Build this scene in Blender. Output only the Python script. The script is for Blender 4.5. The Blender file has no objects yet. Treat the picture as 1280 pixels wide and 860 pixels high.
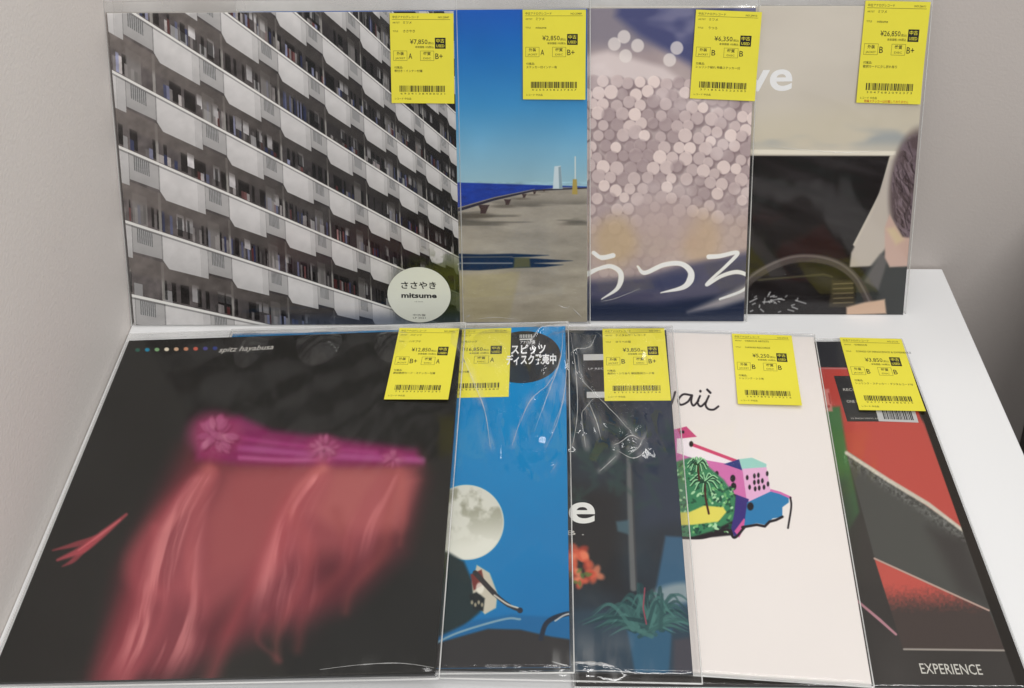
import bpy, math, random
import numpy as np
from mathutils import Matrix, Vector

# ------------------------------------------------------------------ camera, world, lamps, exposure
SC = bpy.context.scene
COL = SC.collection
F_PX, Y0, PITCH, ROLL, CAM_H, YAW = 1484.66876, -128.04893, 0.42578, -0.01309, 0.84611, 0.02646


def Rx(a):
    c, s = math.cos(a), math.sin(a)
    return np.array([[1, 0, 0], [0, c, -s], [0, s, c]])


def Ry(a):
    c, s = math.cos(a), math.sin(a)
    return np.array([[c, 0, s], [0, 1, 0], [-s, 0, c]])


def Rz(a):
    c, s = math.cos(a), math.sin(a)
    return np.array([[c, -s, 0], [s, c, 0], [0, 0, 1]])


CAM_R = Rz(YAW) @ Rx(math.pi / 2 - PITCH) @ Rz(ROLL)
cam_data = bpy.data.cameras.new("camera")
cam = bpy.data.objects.new("camera", cam_data)
COL.objects.link(cam)
cam.matrix_world = Matrix.Translation((0, 0, CAM_H)) @ Matrix(CAM_R.tolist()).to_4x4()
cam_data.sensor_width = 36
cam_data.sensor_fit = 'HORIZONTAL'
cam_data.lens = F_PX / 1280 * 36
cam_data.shift_y = -(430 - Y0) / 1280
cam_data.clip_start = 0.01
cam_data.clip_end = 50
SC.camera = cam

world = bpy.data.worlds.new("World")
SC.world = world
world.use_nodes = True
world.node_tree.nodes["Background"].inputs[0].default_value = (1.0, 1.0, 1.0, 1)
world.node_tree.nodes["Background"].inputs[1].default_value = 0.40


def area(name, loc, target, sx, sy, power, color=(1, 0.992, 0.98)):
    d = bpy.data.lights.new(name, 'AREA')
    d.shape = 'RECTANGLE'
    d.size, d.size_y = sx, sy
    d.energy = power
    d.color = color
    o = bpy.data.objects.new(name, d)
    COL.objects.link(o)
    o.location = loc
    o.rotation_euler = (Vector(target) - Vector(loc)).to_track_quat('-Z', 'Y').to_euler()
    return o


area("ceiling_lamp", (0.15, 0.62, 2.2), (0.05, 0.75, 0.05), 1.0, 0.10, 5)
area("ceiling_lamp", (0.30, -0.15, 2.3), (0.0, 0.75, 0.05), 1.2, 0.14, 8.5)
area("ceiling_lamp", (1.15, -0.9, 2.1), (-0.2, 0.7, 0.1), 1.2, 0.16, 37)

area("ceiling_lamp", (0.10, 1.40, 2.40), (0.0, 0.65, 0.0), 1.1, 0.22, 7)

SC.view_settings.view_transform = 'Standard'
SC.view_settings.look = 'None'
SC.view_settings.exposure = 0.0
SC.view_settings.gamma = 1.0
SC.view_settings.use_curve_mapping = False
SC.render.engine = 'CYCLES'
SC.cycles.transparent_max_bounces = 32
SC.cycles.max_bounces = 8
SC.cycles.use_denoising = True
SC.cycles.sample_clamp_indirect = 4

# ------------------------------------------------------------------ general helpers
RNG = np.random.default_rng(7)


def srgb(c):
    c = np.asarray(c, float)
    return np.where(c <= 0.04045, c / 12.92, ((c + 0.055) / 1.055) ** 2.4)


def nt(name):
    m = bpy.data.materials.new(name)
    m.use_nodes = True
    t = m.node_tree
    return m, t, t.nodes["Principled BSDF"]


def simple(name, rgb, rough=0.6, spec=0.3, noise=0.0, nscale=40, bump=0.0, bscale=200):
    """plain procedural material: colour with faint mottling and fine relief"""
    m, t, b = nt(name)
    b.inputs['Roughness'].default_value = rough
    b.inputs['Specular IOR Level'].default_value = spec
    b.inputs['Base Color'].default_value = (*rgb, 1)
    tc = t.nodes.new('ShaderNodeTexCoord')
    if noise:
        n = t.nodes.new('ShaderNodeTexNoise')
        n.inputs['Scale'].default_value = nscale
        n.inputs['Detail'].default_value = 6
        r = t.nodes.new('ShaderNodeMapRange')
        r.inputs['To Min'].default_value = 1 - noise
        r.inputs['To Max'].default_value = 1 + noise
        mx = t.nodes.new('ShaderNodeVectorMath')
        mx.operation = 'SCALE'
        mx.inputs[0].default_value = rgb
        t.links.new(tc.outputs['Object'], n.inputs['Vector'])
        t.links.new(n.outputs['Fac'], r.inputs['Value'])
        t.links.new(r.outputs['Result'], mx.inputs['Scale'])
        t.links.new(mx.outputs[0], b.inputs['Base Color'])
    if bump:
        n2 = t.nodes.new('ShaderNodeTexNoise')
        n2.inputs['Scale'].default_value = bscale
        n2.inputs['Detail'].default_value = 4
        bp = t.nodes.new('ShaderNodeBump')
        bp.inputs['Strength'].default_value = bump
        bp.inputs['Distance'].default_value = 0.001
        t.links.new(tc.outputs['Object'], n2.inputs['Vector'])
        t.links.new(n2.outputs['Fac'], bp.inputs['Height'])
        t.links.new(bp.outputs['Normal'], b.inputs['Normal'])
    return m


def mesh_obj(name, verts, faces, mats, parent=None, smooth=False):
    me = bpy.data.meshes.new(name)
    me.from_pydata([tuple(map(float, v)) for v in verts], [], faces)
    for m in (mats if isinstance(mats, (list, tuple)) else [mats]):
        me.materials.append(m)
    if smooth:
        me.polygons.foreach_set('use_smooth', [True] * len(me.polygons))
    me.update()
    o = bpy.data.objects.new(name, me)
    COL.objects.link(o)
    if parent is not None:
        o.parent = parent
    return o


def box_data(x0, x1, y0, y1, z0, z1, bev=0.0):
    v = [(x0, y0, z0), (x1, y0, z0), (x1, y1, z0), (x0, y1, z0), (x0, y0, z1), (x1, y0, z1), (x1, y1, z1), (x0, y1, z1)]
    f = [(0, 3, 2, 1), (4, 5, 6, 7), (0, 1, 5, 4), (1, 2, 6, 5), (2, 3, 7, 6), (3, 0, 4, 7)]
    return v, f


def box(name, dims, mat, parent=None, bevel=0.0):
    v, f = box_data(*dims)
    o = mesh_obj(name, v, f, mat, parent)
    if bevel:
        b = o.modifiers.new('bevel', 'BEVEL')
        b.width = bevel
        b.segments = 3
        b.limit_method = 'ANGLE'
    return o


# ------------------------------------------------------------------ the setting
m_wall_left = simple("left_panel_paint", tuple(srgb([0.86, 0.835, 0.815])), 0.6, 0.25, 0.03, 9, 0.42, 300)
m_wall_back = simple("back_wall_paint", tuple(srgb([0.765, 0.735, 0.715])), 0.6, 0.25, 0.02, 7, 0.25, 300)
m_table = simple("white_laminate", (0.80, 0.80, 0.80), 0.42, 0.4, 0.012, 6, 0.05, 150)
m_floor = simple("grey_floor_vinyl", (0.22, 0.20, 0.18), 0.5, 0.3, 0.1, 12)
m_dark = simple("light_blocker_dark_grey", (0.11, 0.10, 0.095), 0.6, 0.2, 0.05, 20)

WALL_Y, LEFT_X, TAB_R, TAB_F = 0.9535, -0.3965, 0.4065, 0.44
o = box("wall_back", (-0.42, 2.6, WALL_Y, WALL_Y + 0.03, -0.9, 0.52), m_wall_back)
o['kind'] = 'structure'
o = box("wall_left", (LEFT_X - 0.02, LEFT_X, 0.20, WALL_Y, -0.9, 1.5), m_wall_left, bevel=0.0012)
o['kind'] = 'structure'
o = box("light_blocker", (0.525, 0.55, 0.30, WALL_Y - 0.001, -0.9, 0.145), m_dark, bevel=0.0012)  # added unseen panel, keeps light off the lower right of the back wall
o['kind'] = 'structure'
o = mesh_obj("floor", [(-3, -3, -0.9), (4, -3, -0.9), (4, 3, -0.9), (-3, 3, -0.9)], [(0, 1, 2, 3)], m_floor)
o['kind'] = 'structure'
tab = bpy.data.objects.new("display_table", None)
COL.objects.link(tab)
tab.location = (0, 0.7, -0.9)
tab['label'] = "white laminate table top the records are laid out on"
tab['category'] = "table"
box("tabletop", (LEFT_X + 0.0005, TAB_R, TAB_F - 0.7, WALL_Y - 0.7025, 0.872, 0.9), m_table, tab, 0.0012)
box("side_panel", (TAB_R - 0.03, TAB_R - 0.004, TAB_F - 0.69, WALL_Y - 0.706, 0.0, 0.872), m_table, tab, 0.001)
box("side_panel", (LEFT_X + 0.002, LEFT_X + 0.026, TAB_F - 0.69, WALL_Y - 0.706, 0.0, 0.872), m_table, tab, 0.001)

# ------------------------------------------------------------------ where each record lies
S = 0.315
REC = {
    'U1': [-0.39295, 0.86486, 0.0015, 0.0101, 1.36277, 0.0, 0.00097],
    'U2': [-0.27112, 0.86823, 0.0015, 0.00811, 1.36565, 0.0, 0.00522],
    'U3': [-0.12063, 0.87309, 0.0015, 0.00724, 1.36484, 0.0, -0.00114],
    'U4': [0.03449, 0.88367, 0.0015, 0.00958, 1.3901, 0.0, -0.00507],
    'L1': [-0.38854, 0.52393, 0.004, -0.00183, 0.01381, -0.05389, 0.00191],
    'L2': [-0.29539, 0.53347, 0.004, -0.00853, 0.01406, -0.048, -0.00066],
    'L3': [-0.21055, 0.53912, 0.004, -0.03816, 0.01195, -0.04799, 0.00047],
    'L4': [-0.08855, 0.54802, 0.004, -0.0835, 0.00783, -0.04698, 0.00154],
    'L5': [0.02355, 0.52853, 0.004, 0.00788, 0.00801, 0.0, 0.0],
}


def rec_matrix(k):
    x, y, z, yaw, lean, roll, rot = REC[k]
    return Rz(yaw) @ Rx(lean) @ Ry(roll) @ Rz(rot), np.array([x, y, z])


def to_photo(k, U, V):
    """place on a cover (metres from its lower left corner) -> place in the photograph, used only to lay out the print"""
    R, T = rec_matrix(k)
    P = U[..., None] * R[:, 0] + V[..., None] * R[:, 1] + T - np.array([0, 0, CAM_H])
    q = P @ CAM_R
    return 640 + F_PX * q[..., 0] / -q[..., 2], Y0 - F_PX * q[..., 1] / -q[..., 2]


def on_cover(k, px, py):
    R, T = rec_matrix(k)
    d = CAM_R @ np.array([(px - 640) / F_PX, -(py - Y0) / F_PX, -1.0])
    n = R[:, 2]
    o_ = np.array([0, 0, CAM_H])
    t = n @ (T - o_) / (n @ d)
    p = o_ + t * d - T
    return np.array([p @ R[:, 0], p @ R[:, 1]])


# ------------------------------------------------------------------ print painter
def vnoise(X, Y, scale, seed, octaves=3):
    out = 0
    amp, tot = 1.0, 0
    for o_ in range(octaves):
        g = np.random.default_rng(seed + o_ * 17).random((256, 256)).astype(np.float32)
        x = X / scale * 2 ** o_ + 1000
        y = Y / scale * 2 ** o_ + 1000
        xi, yi = np.floor(x).astype(int), np.floor(y).astype(int)
        fx, fy = x - xi, y - yi
        fx, fy = fx * fx * (3 - 2 * fx), fy * fy * (3 - 2 * fy)
        xi &= 255
        yi &= 255
        x2, y2 = (xi + 1) & 255, (yi + 1) & 255
        v = (g[yi, xi] * (1 - fx) + g[yi, x2] * fx) * (1 - fy) + (g[y2, xi] * (1 - fx) + g[y2, x2] * fx) * fy
        out = out + v * amp
        tot += amp
        amp *= 0.5
    return out / tot


def sstep(a, b, x):
    t = np.clip((x - a) / (b - a), 0, 1)
    return t * t * (3 - 2 * t)


def C255(*c):
    return np.array(c, float) / 255


class Art:
    def __init__(self, k, n, base):
        self.k, self.n = k, n
        g = (np.arange(n) + 0.5) / n * S
        U, V = np.meshgrid(g, g)
        self.X, self.Y = to_photo(k, U, V)
        self.C = np.ones((n, n, 3)) * np.array(base, float) / 255

    def _win(self, x0, x1, y0, y1):
        rows = np.where((self.Y.max(1) > y0) & (self.Y.min(1) < y1))[0]
        if len(rows) == 0:
            return None
        r = slice(rows[0], rows[-1] + 1)
        cols = np.where((self.X[r].max(0) > x0) & (self.X[r].min(0) < x1))[0]
        if len(cols) == 0:
            return None
        return (r, slice(cols[0], cols[-1] + 1))

    def put(self, w, m, col):
        if not isinstance(col, np.ndarray) or col.ndim == 1:
            col = np.array(col, float) / (255 if np.max(col) > 1.001 else 1)
        m = m[..., None]
        self.C[w] = self.C[w] * (1 - m) + col * m

    def poly(self, pts, col, soft=0.7, alpha=1.0):
        p = np.array(pts, float)
        w = self._win(p[:, 0].min() - 3 * soft, p[:, 0].max() + 3 * soft, p[:, 1].min() - 3 * soft, p[:, 1].max() + 3 * soft)
        if w is None:
            return
        X, Y = self.X[w], self.Y[w]
        d = np.full(X.shape, 1e9)
        inside = np.zeros(X.shape, bool)
        for i in range(len(p)):
            a, b = p[i], p[(i + 1) % len(p)]
            e = b - a
            L = e @ e + 1e-9
            t = np.clip(((X - a[0]) * e[0] + (Y - a[1]) * e[1]) / L, 0, 1)
            d = np.minimum(d, np.hypot(X - a[0] - t * e[0], Y - a[1] - t * e[1]))
            cr = (a[1] > Y) != (b[1] > Y)
            if abs(e[1]) > 1e-9:
                inside ^= cr & (X < e[0] * (Y - a[1]) / e[1] + a[0])
        sd = np.where(inside, d, -d)
        self.put(w, alpha * sstep(-soft, soft, sd), col)

    def ell(self, cx, cy, rx, ry, col, soft=0.7, alpha=1.0, ang=0):
        R = max(rx, ry) + 3 * soft
        w = self._win(cx - R, cx + R, cy - R, cy + R)
        if w is None:
            return
        c, s = math.cos(ang), math.sin(ang)
        x, y = self.X[w] - cx, self.Y[w] - cy
        x, y = c * x + s * y, -s * x + c * y
        q = np.hypot(x / rx, y / ry)
        sd = (1 - q) * min(rx, ry)
        self.put(w, alpha * sstep(-soft, soft, sd), col)

    def stroke(self, pts, wid, col, soft=0.7, alpha=1.0):
        p = np.array(pts, float)
        wd = np.array(wid, float) * np.ones(len(p)) if np.ndim(wid) == 0 else np.array(wid, float)
        R = wd.max() + 3 * soft
        w = self._win(p[:, 0].min() - R, p[:, 0].max() + R, p[:, 1].min() - R, p[:, 1].max() + R)
        if w is None:
            return
        X, Y = self.X[w], self.Y[w]
        best = np.full(X.shape, -1e9)
        for i in range(len(p) - 1):
            a, b = p[i], p[i + 1]
            e = b - a
            t = np.clip(((X - a[0]) * e[0] + (Y - a[1]) * e[1]) / (e @ e + 1e-9), 0, 1)
            dd = np.hypot(X - a[0] - t * e[0], Y - a[1] - t * e[1])
            best = np.maximum(best, wd[i] + t * (wd[i + 1] - wd[i]) - dd)
        self.put(w, alpha * sstep(-soft, soft, best), col)

    def image(self, name, gain):
        # the photograph's colours with its light divided out: the ink's own colour
        lin = np.clip((srgb(np.clip(self.C, 0, 1)) - 0.006) / gain, 0.003, 0.86)
        n = self.n
        im = bpy.data.images.new(name, n, n, alpha=False, float_buffer=True)
        buf = np.ones((n, n, 4), np.float32)
        buf[..., :3] = lin
        im.pixels.foreach_set(buf.ravel())
        im.update()
        return im


def curve(pts, n=10):
    """smooth curve through points (Catmull-Rom)"""
    p = [np.array(q, float) for q in pts]
    p = [2 * p[0] - p[1]] + p + [2 * p[-1] - p[-2]]
    out = []
    for i in range(1, len(p) - 2):
        for t in np.arange(n) / n:
            a, b, c, d = p[i - 1], p[i], p[i + 1], p[i + 2]
            out.append(0.5 * (2 * b + (c - a) * t + (2 * a - 5 * b + 4 * c - d) * t * t + (3 * b - a - 3 * c + d) * t ** 3))
    out.append(p[-2])
    return out


GAIN_U, GAIN_L = 0.72, 1.0


def art_facade():
    """a concrete apartment block: rows of balconies running away to the right"""
    a = Art('U1', 1500, (88, 80, 76))
    X, Y = a.X, a.Y
    Xs = X + 0.045 * (300 - Y)
    m = (553 - Y) / (993 - Xs)
    n = (m - 0.223) / 0.1097
    row = np.floor(n + 1e-9)
    fr = n - row                       # 0 at the rail of the row below, 1 at this row's own rail
    t = (1 / (993 - Xs) - 0.001208) / 0.000154
    bay = np.floor(t)
    fb = t - bay
    big = (fb > 0.37)
    h = (np.sin(row * 12.9 + bay * 78.2) * 43758.5) % 1
    h2 = (np.sin(row * 37.1 + bay * 11.7) * 24634.6) % 1
    noise = vnoise(X, Y, 9, 3)
    C = a.C
    # rooms behind the rail: dusky, with lighter left part
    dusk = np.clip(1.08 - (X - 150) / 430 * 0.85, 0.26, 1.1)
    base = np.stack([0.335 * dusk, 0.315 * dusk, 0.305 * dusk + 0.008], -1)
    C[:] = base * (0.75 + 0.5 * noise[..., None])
    ceil = sstep(0.56, 0.30, fr)      # underside of the slab above
    room = (fr < 0.56)
    # windows, posts and washing in the openings
    fine = np.floor(fb * (17 + 16 * h) + h2 * 5)
    hf = (np.sin(fine * 91.7 + row * 5.3 + bay * 17.9) * 9631.3) % 1
    gap = fr / 0.56
    cloth = room & (gap > 0.02) & (gap < 0.12 + 0.55 * hf * h) & (hf > 0.55) & (h2 > 0.2)
    tone = 0.18 + 0.62 * ((hf * 7.13) % 1) ** 1.6
    tone = tone * np.clip(1.1 - (X - 150) / 800, 0.6, 1.1)
    cc = np.stack([tone, tone * 0.97, tone * 0.96], -1)
    blue = (hf > 0.86)[..., None] * np.array([-0.06, -0.02, 0.12])
    red = ((hf > 0.70) & (hf < 0.78))[..., None] * np.array([0.12, -0.05, -0.05])
    mm = cloth * (0.45 + 0.4 * noise)
    C[:] = C * (1 - mm[..., None]) + np.clip(cc + blue + red, 0.03, 1) * mm[..., None]
    sheet_ = np.floor(fb * 8 + h * 3)
    hs = (np.sin(sheet_ * 53.3 + row * 9.1 + bay * 31.7) * 7211.9) % 1
    hung = room & (hs > 0.80) & (gap > 0.16 + 0.2 * h2) & (gap < 0.62) & (((fb * 8 + h * 3) % 1) < 0.78)
    shd = (0.5 + 0.28 * ((hs * 37) % 1)) * np.clip(1.1 - (X - 150) / 700, 0.5, 1.1) * (0.85 + 0.3 * noise)
    C[hung] = np.stack([shd, shd * 0.985, shd * 0.99], -1)[hung]
    boxu = room & (hs < 0.10) & (gap < 0.30) & (((fb * 8 + h * 3) % 1) < 0.8)
    C[boxu] = C[boxu] * 0.3 + 0.42
    dark = room & (gap > 0.05) & (gap < 0.55) & (((hf * 3.7) % 1) > 0.55) & ~cloth
    C[dark] *= 0.45
    post = room & (np.abs(fb - 0.36) < 0.018)
    C[post] = C[post] * 0.3 + np.array([0.62, 0.61, 0.59]) * 0.7
    scr = room & (fb > 0.02) & (fb < 0.2) & (gap < 0.75) & (h > 0.35)
    C[scr] = C[scr] * 0.4 + np.array([0.52, 0.51, 0.50]) * 0.6
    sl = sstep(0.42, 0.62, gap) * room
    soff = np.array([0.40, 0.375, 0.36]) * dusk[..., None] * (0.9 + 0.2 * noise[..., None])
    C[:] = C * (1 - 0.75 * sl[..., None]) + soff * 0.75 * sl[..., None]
    # balcony fronts: a deep one and a set-back one in each bay
    bottom = np.where(big, np.where(fb < 0.45, 0.60 - (fb - 0.37) * 1.4, 0.49), 0.61) + 0.03 * (fb - 0.5)
    panel = fr > bottom
    pn = 0.735 + 0.02 * (h - 0.5) + 0.05 * (noise - 0.5)
    lit = np.where(big, pn, pn * 0.84)
    lit = np.where(big & (fb > 0.91), pn * 0.93, lit)
    lit = lit * (1 - 0.07 * sstep(0.85, 0.5, fr))
    far = np.clip(1.06 - (X - 150) / 3000, 0.86, 1.0)
    lit = lit * far
    pc = np.stack([lit * 1.0, lit * 0.99, lit * 0.985], -1)
    a.C = np.where(panel[..., None], pc, C)
    C = a.C
    grille = panel & ~big & (fb > 0.06) & (fb < 0.25) & (fr > 0.74) & (fr < 0.94)
    bars = (np.sin(t * 2 * math.pi * 40) > 0.1)
    C[grille] = np.where(bars[grille][:, None], 0.58, 0.40) * np.ones(3)
    seam = panel & ((np.abs(fb - 0.37) < 0.008) | (fb < 0.008))
    C[seam] *= 0.78
    seam2 = panel & (np.abs(fb - 0.90) < 0.006)
    C[seam2] *= 0.9
    rail = fr > 0.962
    C[rail] = np.array([0.80, 0.795, 0.78]) * far[rail][:, None]
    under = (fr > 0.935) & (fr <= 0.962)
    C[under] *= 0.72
    # trees at the foot, lower right
    tr = sstep(0.42, 0.55, vnoise(X, Y, 12, 21) + sstep(330, 400, Y + (X - 400) * 0.35) * 0.55 - 0.32) * sstep(300, 345, Y) * sstep(470, 560, X)
    C[:] = C * (1 - 0.75 * tr[..., None]) + np.array([0.17, 0.2, 0.08]) * 0.75 * tr[..., None]
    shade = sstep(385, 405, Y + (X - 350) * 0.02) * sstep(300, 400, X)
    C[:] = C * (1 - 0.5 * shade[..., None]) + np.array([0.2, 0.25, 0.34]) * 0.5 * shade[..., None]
    return a


def art_harbour():
    a = Art('U2', 900, (30, 90, 160))
    X, Y = a.X, a.Y
    sky = [(12, (14, 78, 158)), (70, (26, 98, 162)), (130, (52, 124, 172)), (185, (102, 150, 176)), (228, (128, 160, 172))]
    ys = [s[0] for s in sky]
    for i in range(3):
        a.C[..., i] = np.interp(Y, ys, [s[1][i] / 255 for s in sky])
    a.C *= (0.96 + 0.08 * vnoise(X, Y, 60, 4))[..., None]
    a.poly([(540, 227), (760, 234), (760, 300), (540, 300)], (22, 50, 132), 1)
    w = sstep(227, 262, Y)
    sea = (Y > 227) & (Y < 300)
    a.C[sea] = a.C[sea] * (0.85 + 0.3 * vnoise(X * 0.3, Y, 3, 5))[sea][:, None]
    # quay
    a.poly([(400, 290), (540, 274), (618, 250), (668, 238), (700, 234), (790, 236), (790, 430), (400, 430)], (140, 134, 124), 1.2)
    q = sstep(-2, 2, Y - np.interp(X, [400, 540, 618, 668, 700, 790], [290, 274, 250, 238, 234, 236]))
    tex = 0.86 + 0.24 * vnoise(X * 0.5, Y * 1.8, 16, 8, 5) + 0.05 * (vnoise(X, Y * 2, 2.2, 18, 2) - 0.5)
    a.C *= (1 - q + q * tex)[..., None]
    warm = q * sstep(300, 400, Y) * vnoise(X, Y, 50, 12)
    a.C += warm[..., None] * np.array([0.02, 0.015, -0.02])
    band = q * sstep(0.5, 0.65, vnoise(X * 0.25, Y * 2, 20, 31)) * sstep(240, 262, Y) * sstep(300, 275, Y)
    a.C *= (1 - 0.35 * band)[..., None]
    a.stroke([(400, 291), (540, 272), (618, 249), (668, 238), (733, 235)], [3.2, 2.2, 1.6, 1, 0.8], (38, 36, 48), 0.6)
    a.stroke([(400, 289), (540, 269.5), (618, 247), (668, 236.5)], [1, 0.8, 0.6, 0.4], (120, 112, 104), 0.5)
    for x, y, s_ in ((604, 262, 5), (634, 253, 3.2), (655, 245, 2.2), (668, 241, 1.6), (680, 238, 1.2)):
        a.poly([(x - s_ * 1.3, y - s_ * 1.2), (x + s_ * 1.6, y - s_ * 1.2), (x + s_, y), (x + s_ * 0.6, y + s_), (x - s_ * 0.7, y + s_), (x - s_ * 0.7, y)], (58, 44, 44), 0.6)
        a.ell(x - s_ * 2, y + s_ * 1.6, s_ * 4, s_ * 0.6, (78, 72, 64), 1.5, 0.7)
    a.poly([(693, 208), (701, 207), (703, 236), (691, 236)], (172, 186, 192), 0.7)
    a.poly([(698, 209), (701, 208), (703, 236), (699, 236)], (120, 140, 150), 0.6)
    a.stroke([(719, 196), (719, 236)], 0.7, (185, 190, 185), 0.5)
    a.poly([(716, 224), (721, 224), (722, 243), (715, 243)], (150, 132, 70), 0.7)
    # wet streaks
    a.poly([(540, 316), (600, 318), (640, 317), (686, 319), (664, 321), (640, 322), (668, 323), (716, 326), (690, 328), (668, 329), (704, 331), (680, 334), (640, 335), (600, 338), (540, 337)], (20, 36, 60), 1.1)
    a.stroke([(560, 321.5), (640, 321)], 0.6, (104, 100, 94), 0.8, 0.8)
    a.poly([(643, 322), (662, 322), (663, 334), (642, 335)], (92, 88, 52), 2.0, 0.8)
    a.stroke([(560, 329), (640, 329)], 0.8, (150, 150, 150), 0.8, 0.7)
    a.poly([(560, 345), (650, 340), (636, 400), (560, 404)], (142, 132, 92), 3, 0.35)
    return a


def art_glow():
    a = Art('U3', 900, (160, 146, 144))
    X, Y = a.X, a.Y
    n = vnoise(X, Y, 40, 2)
    a.C[:] = C255(154, 140, 140) + (n[..., None] - 0.5) * np.array([0.12, 0.12, 0.1])
    a.poly([(600, -20), (860, -20), (850, 60), (700, 60), (600, 120)], (118, 112, 122), 14, 0.9)
    a.poly([(780, -30), (1000, -30), (1000, 90), (900, 110), (862, 80), (800, 45), (770, 20)], (62, 66, 104), 8, 0.95)
    a.poly([(700, 76), (760, 64), (830, 84), (880, 120), (960, 160), (960, 190), (860, 140), (800, 104), (730, 96), (690, 110)], (196, 184, 182), 6, 0.9)
    a.poly([(620, 160), (720, 130), (900, 150), (1000, 200), (1000, 300), (620, 300)], (166, 152, 150), 20, 0.6)
    rg = np.random.default_rng(5)
    pts = []
    for j in range(20):
        for i in range(28):
            x = 560 + i * 15.6 + (j % 2) * 7.8 + rg.normal() * 1.5
            y = 84 + j * 13.2 + (x - 740) * 0.13 + rg.normal() * 1.5 + 7 * math.sin(x * 0.02)
            pts.append((x, y))
    for x, y in pts:
        if y < 92 + 0.0009 * max(0, x - 740) ** 2 * 0.9:
            continue
        d = max(0.0, min(1.0, (y - 215) / 110))
        br = rg.random()
        r = 6.6 + rg.random() * 2.4 - d * 1.0
        a.ell(x + 1.8, y + 2.4, r + 0.8, r + 1.2, (112, 94, 98), 2.2, 0.62 * (1 - 0.75 * d))
        c = np.array([172, 156, 156]) + (br ** 1.6) * np.array([48, 48, 42])
        a.ell(x, y, r * 0.97, r, tuple(c), 0.8, (0.85 if br > 0.3 else 0.55) * (1 - 0.7 * d))
    for x, y in ((768, 55), (780, 46), (797, 57), (782, 70), (837, 75), (846, 60)):
        a.ell(x, y, 8, 8.4, (206, 198, 194), 1.0, 0.75)
    gl = sstep(0.5, 0.75, vnoise(X * 0.6, Y, 30, 71)) * sstep(290, 230, Y)
    a.C[:] = a.C * (1 - 0.25 * gl[..., None]) + C255(214, 204, 204) * 0.25 * gl[..., None]
    # lower part: faded band, warm blobs, dark water
    a.poly([(600, 285), (960, 270), (960, 330), (600, 330)], (166, 148, 138), 16, 0.6)
    for cx, cy, rx, ry, c in ((770, 300, 26, 30, (168, 146, 112)), (876, 300, 24, 34, (170, 146, 118)), (830, 275, 40, 30, (160, 142, 140))):
        a.ell(cx, cy, rx, ry, c, 12, 0.6)
    a.poly([(600, 368), (735, 352), (800, 346), (850, 332), (900, 322), (960, 310), (960, 430), (600, 430)], (66, 66, 88), 7, 0.95)
    a.poly([(690, 372), (820, 380), (900, 368), (960, 350), (960, 430), (690, 430)], (34, 42, 62), 7, 0.9)
    a.poly([(860, 390), (900, 372), (940, 352), (960, 348), (960, 366), (900, 384)], (186, 176, 172), 5, 0.7)
    a.ell(842, 352, 26, 9, (38, 46, 80), 6, 0.8, -0.2)
    W = (226, 224, 212)
    # brushed characters
    a.stroke(curve([(742, 316), (752, 322), (768, 319)]), [2.5] * 10 + [3] * 10 + [0.6], W, 0.7)
    p = curve([(733, 343), (748, 336), (764, 333), (776, 342), (772, 360), (752, 374)])
    a.stroke(p, list(np.interp(np.linspace(0, 1, len(p)), [0, .2, .5, .7, 1], [3.2, 2.2, 3, 3.4, 0.6])), W, 0.7)
    p = curve([(797, 333), (806, 341), (830, 331), (852, 330), (864, 342), (856, 358), (826, 366)])
    a.stroke(p, list(np.interp(np.linspace(0, 1, len(p)), [0, .15, .5, .75, 1], [1.2, 2.6, 3, 4.4, 0.6])), W, 0.7)
    p = curve([(886, 321), (900, 320), (922, 316), (908, 332), (888, 350), (884, 356), (902, 345), (922, 340), (936, 347), (930, 362), (900, 374)])
    a.stroke(p, list(np.interp(np.linspace(0, 1, len(p)), [0, .2, .4, .7, 1], [3.0, 2.4, 1.6, 2.6, 1.4])), W, 0.7)
    return a


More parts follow.
